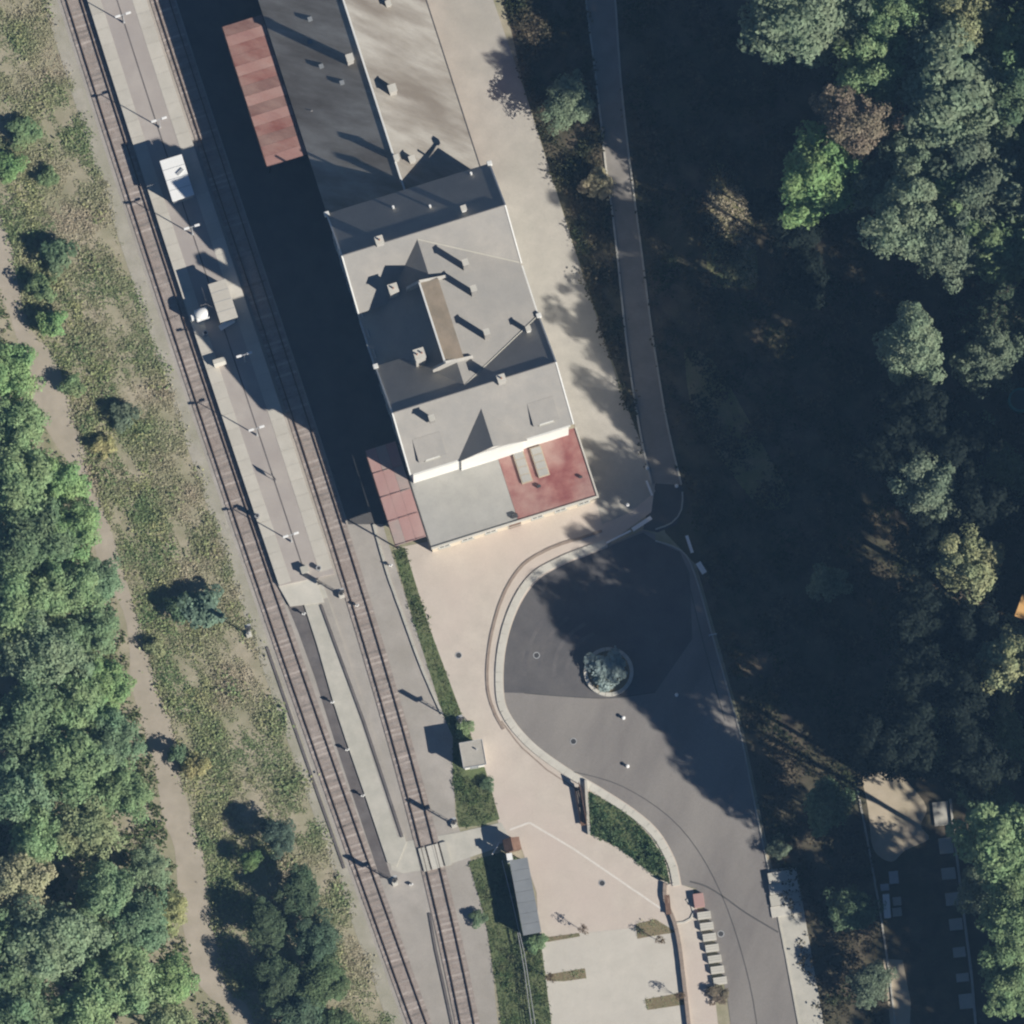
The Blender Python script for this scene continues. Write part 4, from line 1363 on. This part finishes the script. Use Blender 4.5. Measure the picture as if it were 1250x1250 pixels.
# wood on the left of the dirt path
LEFT = [
    (6, 455, 34, 9, 'bright', 'bright green tree at the left edge beside the bend of the path'),
    (22, 520, 34, 9, 'green', 'green tree just below the path bend at the left edge'),
    (72, 588, 30, 8, 'bright', 'bright green tree leaning over the path edge, northernmost of its row'),
    (22, 590, 44, 11, 'green', 'broad green tree at the left edge above the dark hollow'),
    (88, 648, 34, 9, 'bright', 'bright green rounded tree close beside the path'),
    (36, 660, 44, 11, 'dark', 'dark green tree at the left edge west of the bright rounded tree'),
    (120, 712, 26, 6, 'teal', 'low blue-green tree where the path narrows'),
    (78, 722, 38, 10, 'green', 'mid green tree behind the low blue-green one'),
    (22, 738, 42, 12, 'green', 'large green tree at the left edge halfway down'),
    (108, 775, 34, 9, 'dark', 'dark green tree beside the narrowest part of the path'),
    (52, 800, 44, 12, 'grey', 'grey-green tree with greyish leaves in the left wood'),
    (128, 835, 30, 8, 'bright', 'fresh green tree along the path below the narrow part'),
    (90, 862, 36, 10, 'green', 'green tree inside the left wood beside the shadow gap'),
    (26, 880, 42, 12, 'dark', 'dark tree at the left edge by the large shadow gap'),
    (138, 905, 34, 9, 'teal', 'blue-green tree overhanging the path edge'),
    (82, 935, 44, 12, 'green', 'wide green tree in the middle of the left wood'),
    (24, 965, 42, 12, 'teal', 'deep green tree at the left edge, lower third'),
    (150, 968, 32, 9, 'green', 'green tree by the path opposite the dark shadow patch'),
    (102, 1010, 38, 11, 'olive', 'olive tree deep in the lower left wood'),
    (48, 1020, 36, 11, 'green', 'green tree north of the yellow-brown tree'),
    (20, 1080, 38, 12, 'straw', 'yellow-brown tree at the left edge'),
    (128, 1092, 34, 11, 'dark', 'round dark green tree with clear outline near the path'),
    (182, 1058, 24, 6, 'grey', 'small grey-green tree crowding the path edge'),
    (170, 1130, 34, 9, 'teal', 'blue-green tree left of the yellowish shrubs'),
    (204, 1115, 24, 5, 'yellow', 'yellowish low tree at the path edge near the bottom'),
    (62, 1150, 50, 13, 'grey', 'big rounded grey-green tree near the lower left corner'),
    (150, 1195, 42, 11, 'green', 'green tree near the bottom edge below the blue-green one'),
    (208, 1200, 28, 7, 'bright', 'light green tree beside the path at the bottom'),
    (100, 1240, 40, 11, 'green', 'green tree cut by the bottom edge'),
    (14, 1220, 44, 12, 'dark', 'dark tree in the lower left corner'),
    (205, 1258, 34, 9, 'olive', 'olive tree at the bottom edge left of the path'),
    (-12, 1140, 34, 12, 'dark', 'tree half outside the left edge below the yellow-brown one'),
]
for i, (px, py, r, h, c, lab) in enumerate(LEFT):
    tree('broadleaf_tree', lab, 'tree', px, py, r * 1.22, h, c, 'round', i % 5, 'trees of the left wood')
PATHSIDE = [
    (340, 1022, 25, 3.9, 'blue', 'isolated blue-green tree right of the path shadow'),
    (306, 1050, 14, 2.6, 'bright', 'small bright green tree inside the path shadow'),
    (366, 1092, 32, 4.4, 'dark', 'dark tree below the isolated blue-green tree'),
    (326, 1130, 30, 4.1, 'dark', 'dark low tree in the middle of the path shadow'),
    (386, 1150, 34, 5.0, 'teal', 'deep green tree between path and tracks'),
    (339, 1195, 34, 4.8, 'dark', 'dark tree beside the lower path bend'),
    (395, 1200, 36, 5.0, 'green', 'mid green tree nearest the tracks at the bottom'),
    (366, 1245, 36, 4.8, 'teal', 'blue-green tree on the bottom edge right of the path'),
    (410, 1255, 30, 4.1, 'green', 'green tree on the bottom edge closest to the tracks'),
]
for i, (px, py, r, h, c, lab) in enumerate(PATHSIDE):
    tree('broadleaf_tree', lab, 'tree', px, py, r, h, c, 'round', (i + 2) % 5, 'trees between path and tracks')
# wood on the right
RIGHT = [
    (968, 12, 66, 28.3, 'grey', 'tall', 'grey-green tree crown at the top edge, westernmost of the right wood'),
    (1088, 32, 42, 27.3, 'green', 'tall', 'green tree near the top edge left of the yellowish one'),
    (1178, 22, 44, 28.3, 'olive', 'tall', 'yellowish olive tree crown at the top edge'),
    (1165, 118, 72, 29.4, 'grey', 'tall', 'large dense grey-green tree near the top right'),
    (1000, 215, 58, 23.5, 'bright', 'tall', 'bright green two-lobed tree standing out from the dark'),
    (1040, 152, 44, 27.3, 'rust', 'tall', 'reddish brown tree behind the bright green one'),
    (1195, 222, 56, 28.3, 'dull', 'tall', 'dull green tree at the right below the dense one'),
    (1108, 268, 50, 27.3, 'grey', 'tall', 'ragged grey-green tree right of the bright green one'),
    (1165, 300, 44, 26.2, 'dull', 'tall', 'dull green tree beside the star-shaped conifer'),
    (1240, 130, 50, 28.3, 'dark', 'tall', 'dark tree at the right edge near the top'),
    (1138, 58, 44, 26.0, 'dull', 'tall', 'dull green tree filling the gap above the dense grey-green one'),
    (1212, 168, 46, 26.0, 'grey', 'tall', 'grey-green tree between the dense tree and right edge'),
    (1072, 225, 36, 22.0, 'dull', 'tall', 'dull small tree touching the bright two-lobed one on its right'),
    (1158, 250, 44, 25.0, 'green', 'tall', 'green tree in the middle of the upper right canopy'),
    (1245, 250, 44, 26.0, 'dull', 'tall', 'dull tree cut by the right edge above the conifer'),
    (1030, 40, 40, 24.0, 'dull', 'tall', 'dull green tree at the top edge next to the westernmost crown'),
    (1206, 442, 36, 22.0, 'dull', 'tall', 'dull tree just above the teal tank'),
    (1196, 1090, 34, 13.0, 'dull', 'round', 'low dull tree between the slab row and right edge trees'),
    (1200, 980, 36, 14.0, 'dark', 'round', 'dark low tree right of the northernmost slab'),
    (984, 346, 34, 13, 'shade_black', 'round', 'added near-black small shade tree on the slope below the lit clearing'),  # added to shade the slope east of the lane
    (930, 250, 24, 9, 'shade_black', 'round', 'added near-black small shade tree just right of the lit clearing'),  # also added for its shadow, narrowing the lit ground
    (1062, 92, 48, 26.0, 'green', 'tall', 'green tree above the reddish brown one'),
    (1120, 190, 46, 25.0, 'grey', 'tall', 'grey-green tree right of the reddish brown one'),
    (1232, 66, 46, 27.0, 'green', 'tall', 'green tree at the right edge near the top corner'),
    (1222, 302, 46, 26.0, 'green', 'tall', 'green tree at the right edge just above the star-shaped conifer'),
    (1112, 424, 46, 28.3, 'grey', 'tall', 'grey-green tree alone on the forest edge above the middle'),
    (1132, 598, 42, 27.3, 'dull', 'tall', 'thin dull green tree on the forest edge at mid height'),
    (1178, 690, 42, 28.3, 'olive', 'tall', 'yellow-green tree left of the orange roof corner'),
    (1236, 808, 44, 28.3, 'olive', 'tall', 'yellowish tree below the orange roof corner'),
    (1232, 1030, 52, 32.7, 'green', 'tall', 'large green tree right of the northernmost slab'),
    (1242, 1110, 44, 27.3, 'green', 'tall', 'green tree right of the middle slabs'),
    (1236, 1192, 42, 18.5, 'green', 'tall', 'green tree in the lower right corner'),
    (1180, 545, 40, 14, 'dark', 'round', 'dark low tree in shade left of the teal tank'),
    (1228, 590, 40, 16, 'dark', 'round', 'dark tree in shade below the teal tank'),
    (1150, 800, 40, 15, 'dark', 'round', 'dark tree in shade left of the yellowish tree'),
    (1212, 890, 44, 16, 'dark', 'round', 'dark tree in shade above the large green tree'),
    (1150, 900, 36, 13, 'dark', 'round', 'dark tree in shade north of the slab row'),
    (1012, 712, 26, 9, 'grey', 'round', 'small grey tree catching light inside the dark slope'),
    (694, 128, 36, 4.8, 'grey', 'round', 'grey-green small tree left of the sunlit lane patch'),
    (966, 284, 36, 13, 'shade_black', 'round', 'added near-black small shade tree below the bright two-lobed tree'),  # put in to shade the ground beside the lane
    (1010, 985, 34, 10, 'dark', 'round', 'dark small tree west of the sandy patch'),
    (1040, 1110, 32, 6, 'dark', 'round', 'dark small tree between road pavement and yard'),
    (1064, 1200, 30, 5, 'dull', 'round', 'dull green small tree near the bottom west of the yard'),
]
for i, (px, py, r, h, c, kd, lab) in enumerate(RIGHT):
    tree('broadleaf_tree', lab, 'tree', px, py, r * (1.16 if kd == 'tall' and (px, py) not in ((1000, 215), (1112, 424)) else 1), h, c, kd, i % 5, 'trees of the right wood')

# star-shaped conifer
rng = np.random.default_rng(5)
cp, cn, cs = [], [], []
tb = MB()
Hcf, Rcf = 24.0, 5.6
tb.tube((0, 0, -.3), (0, 0, Hcf), .32, .04, 8)
for lay in range(17):
    zz = 5 + (Hcf - 5.6) * lay / 16
    rad = Rcf * (1 - .93 * (zz - 5) / (Hcf - 5)) ** .85
    nb = 9 if lay < 10 else 7
    for k in range(nb):
        a = 2 * math.pi * (k + rng.uniform(-.2, .2)) / nb + lay * .7
        L_ = rad * rng.uniform(.8, 1.1)
        tip = Vector((L_ * math.cos(a), L_ * math.sin(a), zz - .18 * L_))
        tb.tube((0, 0, zz), tip, .06, .02, 5)
        m = int(26 * L_ / Rcf) + 8
        for q in range(m * 3):
            tt = rng.uniform(.12, 1.0)
            w_ = .55 * (1.1 - tt) + .12
            off = rng.normal() * w_ * .6
            cp.append((tip.x * tt - math.sin(a) * off, tip.y * tt + math.cos(a) * off, zz - .18 * L_ * tt - abs(off) * .25 + rng.normal() * .05))
            cn.append((rng.normal() * .4, rng.normal() * .4, 1))
            cs.append(.36 * rng.uniform(.7, 1.3))
conifer_crown = quads_mesh('crown', np.array(cp), np.array(cn), np.array(cs), 'foliage', .35)
conifer_trunk = tb.mesh('trunk', 'bark')
c = U(1226, 372, 15)
t = thing('conifer', 'star-shaped conifer at the right edge above the teal tank', 'tree', (c.x, c.y, 0))
k = link('crown', conifer_crown, t)
k.color = (.115, .16, .10, 1)
link('trunk', conifer_trunk, t)
for i, (px, py, lab) in enumerate(((1125, 505, 'added near-black shade tree on the forest edge above the thin dull green tree'), (1172, 548, 'added near-black shade tree left of the teal tank'), (1090, 548, 'added near-black shade tree at the western tip of the forest edge'),
                        (1198, 622, 'added near-black shade tree above the yellow-green tree'), (1142, 672, 'added near-black shade tree just left of the yellow-green tree'), (1120, 752, 'added near-black shade tree on the forest edge west of the yellowish tree'),
                        (1188, 772, 'added near-black shade tree next to the yellowish tree'), (1118, 828, 'added near-black shade tree above the sandy patch, on the forest edge'), (1180, 858, 'added near-black shade tree below the yellowish tree'),
                        (1112, 905, 'added near-black shade tree close above the sandy patch'), (1186, 930, 'added near-black shade tree above the slab row'), (1067, 912, 'added near-black shade tree nearest the road, above the sandy patch'))):
    tree('broadleaf_tree', lab, 'tree', px, py, 46, 26.5, 'shade_black', 'tall', i % 5, 'added shade-casting trees of the right wood')  # added to cast shade on lane and road, crowns painted near-black as shade

# globe tree in the planter, shrubs
tree('planter_shrub', 'blue-green rounded shrub filling the round planter', 'shrub', 743, 818, 27, 1.7, 'pale', 'bush', 0, z=.25)
SHRUBS = [
    (246, 744, 30, 2.8, 'blue', 'large blue-green shrub west of the tall signal mast'),
    (217, 742, 18, 2.2, 'dark', 'dark shrub left of the large blue-green shrub'),
    (70, 312, 24, 2.6, 'dark', 'dark shrub by the path below the upper bend'),
    (52, 352, 18, 2.4, 'green', 'green shrub casting shade on the path at its bend'),
    (62, 396, 20, 2.6, 'bright', 'bright shrub between path and dry grass'),
    (88, 470, 15, 2.0, 'green', 'small green shrub on the path edge above the middle'),
    (150, 508, 20, 1.8, 'dull', 'dull shrub in the middle of the dry strip'),
    (126, 545, 14, 1.4, 'yellow', 'small yellow shrub in the dry strip'),
    (30, 160, 22, 1.6, 'green', 'green shrub near the left edge in the upper scrub'),
    (12, 205, 20, 1.8, 'bright', 'bright green shrub at the left edge in the upper scrub'),
    (60, 215, 14, 1.3, 'green', 'small green shrub in the upper scrub'),
    (240, 935, 16, 2.2, 'yellow', 'yellow-green shrub right of the path above the shadow'),
    (216, 920, 14, 2.4, 'dark', 'dark shrub leaning over the right edge of the path'),
    (190, 790, 12, 1.5, 'olive', 'olive shrub right of the narrow part of the path'),
    (728, 225, 22, 3.2, 'straw', 'straw-coloured bush beside the sunlit lane patch'),
    (875, 1214, 13, .9, 'rust', 'brown low bush at the south end of the seating blocks'),
    (950, 1036, 16, 1.4, 'dull', 'dull shrub beside the road kerb near the pavement'),
    (565, 888, 12, 1.2, 'green', 'green shrub by the trackside hut'),
    (595, 958, 10, .9, 'dark', 'dark green shrub south of the trackside hut'),
    (655, 1150, 13, 1.1, 'green', 'green shrub at the south end of the cycle shelter'),
    (584, 1120, 12, 1.0, 'dark', 'dark green shrub at the gravel edge west of the railing'),
]
for i, (px, py, r, h, c, lab) in enumerate(SHRUBS):
    tree('shrub', lab, 'shrub', px, py, r, h, c, 'bush', i % 4)
for i, (px, py, lab) in enumerate(((712, 1137, 'thin young tree on the bed south of the cycle shelter'), (806, 1150, 'thin young tree on the bed by the low wall'),
                                   (672, 1196, 'thin young tree on the lower left planting bed'), (830, 1218, 'thin young tree on the lower right planting bed'))):
    c = U(px, py, 0)
    cm, tm, H, R, zc, _ = proto('sapling', i % 2)
    t = thing('young_tree', lab, 'tree', c, RNG.uniform(0, 6))
    t.scale = (.8, .8, .6)
    k = link('crown', cm, t)
    k.color = (.17, .125, .075, 1)
    link('trunk', tm, t)


# ground cover
def cover(name, label, cat, poly_px, count, spread, hgt, leaf, material, seed, per=7, dens=None, holes=()):
    rng = np.random.default_rng(seed)
    pts = [U(p[0], p[1]) for p in poly_px]
    poly = [(p.x, p.y) for p in pts]
    xs, ys = [p[0] for p in poly], [p[1] for p in poly]
    x = rng.uniform(min(xs), max(xs), count * 4)
    y = rng.uniform(min(ys), max(ys), count * 4)
    ok = inside(poly, x, y)
    for h_ in holes:
        hp = [(U(p[0], p[1]).x, U(p[0], p[1]).y) for p in h_]
        ok &= ~inside(hp, x, y)
    f = np.sin(x * .9 + 1.3 * np.sin(y * .55 + seed)) + np.sin(y * .8 + 1.7 * np.sin(x * .43 + 2 * seed)) + .8 * np.sin(x * 2.3 + y * 1.7) + rng.normal(size=len(x)) * .7
    if dens is not None:
        ok &= f > dens
    x, y, f = x[ok][:count], y[ok][:count], f[ok][:count]
    n = len(x)
    idx = np.repeat(np.arange(n), per)
    big = np.clip(.6 + .35 * f, .35, 1.7)[idx]
    q = rng.normal(size=(len(idx), 3)) * np.array([spread, spread, 0])
    P = np.stack([x[idx], y[idx], np.zeros(len(idx))], 1) + q * big[:, None]
    P[:, 2] = .03 + np.abs(rng.normal(size=len(idx))) * hgt * big
    nr = rng.normal(size=(len(idx), 3)) * .5 + np.array([0, 0, .9])
    s = leaf * rng.uniform(.6, 1.4, len(idx)) * big ** .5
    o = link(name, quads_mesh(name, P, nr, s, material))
    tag(o, label, cat, kind='stuff')
    return o


strip_poly = path_e + along(T1, 1290, -40, -34, 20) + [(-40, -40)]
cover('scrub', 'dry scrub and weeds between dirt path and western track', 'scrub', strip_poly, 19000, .34, .06, .23, 'scrub_leaf', 3, 8, -.9)
cover('brambles', 'denser bramble patches scattered through the dry strip', 'brambles', strip_poly, 2200, .42, .16, .28, 'weed_leaf', 41, 14, 1.6)
cover('scrub', 'greener weeds along the right edge of the dirt path', 'scrub', path_e + [(p[0] + 75 - .03 * abs(p[1] - 600), p[1] + 10) for p in path_e[::-1]], 5500, .3, .12, .25, 'weed_leaf', 33, 8, -.6)
cover('scrub', 'low green undergrowth below the trees left of the path', 'undergrowth', [(p[0] - 2, p[1]) for p in path_w] + [(-60, 1290), (-60, 300)], 7000, .3, .35, .36, 'grass_leaf', 4, 7, -1.2)
fl = [(645, 0), (672, 108), (716, 240)] + [(p[0] - 4, p[1]) for p in lane_w if 240 < p[1] < 590] + [(786, 570), (757, 462), (702, 292), (645, 105), (610, 0)]
cover('undergrowth', 'undergrowth on the bank between driveway and lane', 'undergrowth', [(612, -20), (712, -20)] + [(p[0] - 3, p[1]) for p in lane_w if 0 < p[1] < 580] + [(772, 520), (745, 440), (704, 304), (645, 112)], 3800, .25, .35, .30, 'under_leaf', 6, 7, -1.0)
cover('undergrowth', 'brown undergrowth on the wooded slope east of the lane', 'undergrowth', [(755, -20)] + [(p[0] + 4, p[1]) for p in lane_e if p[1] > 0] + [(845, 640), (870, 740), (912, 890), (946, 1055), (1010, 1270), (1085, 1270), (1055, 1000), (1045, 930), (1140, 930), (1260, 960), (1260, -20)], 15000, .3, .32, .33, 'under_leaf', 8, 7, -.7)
cover('grass', 'sunlit grass in the clearing on the wooded slope', 'grass', [(872, 200), (895, 205), (915, 250), (925, 345), (900, 350), (868, 345), (862, 280)], 700, .2, .15, .25, 'scrub_leaf', 9, 7)
cover('grass', 'grass on the verge between track gravel and forecourt', 'grass', verge, 1500, .14, .09, .17, 'grass_leaf', 11, 7, holes=[[(560, 900), (595, 895), (600, 945), (563, 950)]])
cover('grass', 'grass strip behind the cycle shelter', 'grass', verge2, 2600, .15, .10, .18, 'grass_leaf', 12, 7, holes=[[(630, 1035), (650, 1035), (664, 1150), (636, 1150)]])
cover('bed_plants', 'leafy green plants filling the planted island', 'plants', isl, 900, .16, .22, .22, 'bed_leaf', 13, 8)
for b, _ in beds:
    cover('bed_plants', 'dry brownish plants on a narrow parking bed', 'plants', b, 60, .12, .08, .14, 'scrub_leaf', 14, 6)

# the wood goes on beyond the right edge of the picture
HILL = 6.5
vs = [(690, -700, HILL), (690, 690, HILL), (690, 690, 0), (690, -700, 0)]
top = [U(1330, y, HILL) for y in range(-900, 1900, 100)]
bot = [U(1285, y, 0) for y in range(-900, 1900, 100)]
hb = MB()
nn = len(top)
far = [Vector((320, p.y, HILL)) for p in top]
hb.add([(p.x, p.y, .02) for p in bot] + [tuple(p) for p in top] + [tuple(p) for p in far],
       [(i, i + 1, nn + i + 1, nn + i) for i in range(nn - 1)] + [(nn + i, nn + i + 1, 2 * nn + i + 1, 2 * nn + i) for i in range(nn - 1)])
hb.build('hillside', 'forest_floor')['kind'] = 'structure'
rng = np.random.default_rng(21)
PP, NN2, SS = [], [], []
gaps = [(1300, 440, 60), (1355, 485, 66), (1540, 1190, 72)]
for gy in range(-420, 1760, 70):
    for gx in range(1300, 1820, 70):
        x = gx + rng.uniform(-16, 22) + (30 if (gy // 70) % 2 else 0)
        y = gy + rng.uniform(-22, 22)
        if any((x - a) ** 2 + (y - b) ** 2 < r * r for a, b, r in gaps):
            continue
        lim = 1290 if y < 910 else 1310 + (y - 910) * .55 if y < 1156 else 1445 + .24 * (y - 1156)
        if x < lim:
            continue
        blocked = False
        for sx, sy, sr_ in ((1092, 985, 4), (893, 275, 8), (743, 190, 6), (1251, 738, -6)):
            ax, ay = sx + 15.7 * 16, sy + 7.1 * 16
            bx, by = sx + 15.7 * 34, sy + 7.1 * 34
            tt = max(0, min(1, ((x - ax) * (bx - ax) + (y - ay) * (by - ay)) / ((bx - ax) ** 2 + (by - ay) ** 2)))
            if math.hypot(x - ax - tt * (bx - ax), y - ay - tt * (by - ay)) < 46 + sr_:
                blocked = True
        if blocked:
            continue
        P, n, s = PROTO[('tall', int(rng.integers(0, 4)))][5]
        sel = rng.choice(len(P), 2400, replace=False)
        sr, sz = rng.uniform(.95, 1.2), rng.uniform(.94, 1.08)
        a = rng.uniform(0, 6.28)
        c = U(x, y, HILL + 18 * sz)
        R_ = np.array([[math.cos(a), -math.sin(a), 0], [math.sin(a), math.cos(a), 0], [0, 0, 1]])
        PP.append((P[sel] * np.array([sr, sr, sz])) @ R_.T + np.array([c.x, c.y, HILL]))
        NN2.append(n[sel])
        SS.append(s[sel] * 2.0)
o = link('woodland', quads_mesh('woodland', np.concatenate(PP), np.concatenate(NN2), np.concatenate(SS), 'foliage'))
o.color = (.085, .12, .06, 1)
tag(o, 'dense woodland continuing beyond the right edge', 'woodland', kind='stuff')

# thin blue air between the ground and the lens
hz = MB().box(-900, 900, -1000, 900, -1.0, 1500.0)
ho = hz.build('haze', 'glass')
ho.data.materials.clear()
hm = bpy.data.materials.new('haze')
hm.use_nodes = True
for n_ in list(hm.node_tree.nodes):
    if n_.type == 'BSDF_PRINCIPLED':
        hm.node_tree.nodes.remove(n_)
pv = hm.node_tree.nodes.new('ShaderNodeVolumePrincipled')
pv.inputs['Color'].default_value = (0.33, 0.62, 1.0, 1)
pv.inputs['Density'].default_value = 3.6e-5
pv.inputs['Anisotropy'].default_value = 0.0
hm.node_tree.links.new(pv.outputs[0], hm.node_tree.nodes['Material Output'].inputs['Volume'])
ho.data.materials.append(hm)
tag(ho, 'thin bluish air over the whole place', 'haze', kind='stuff')
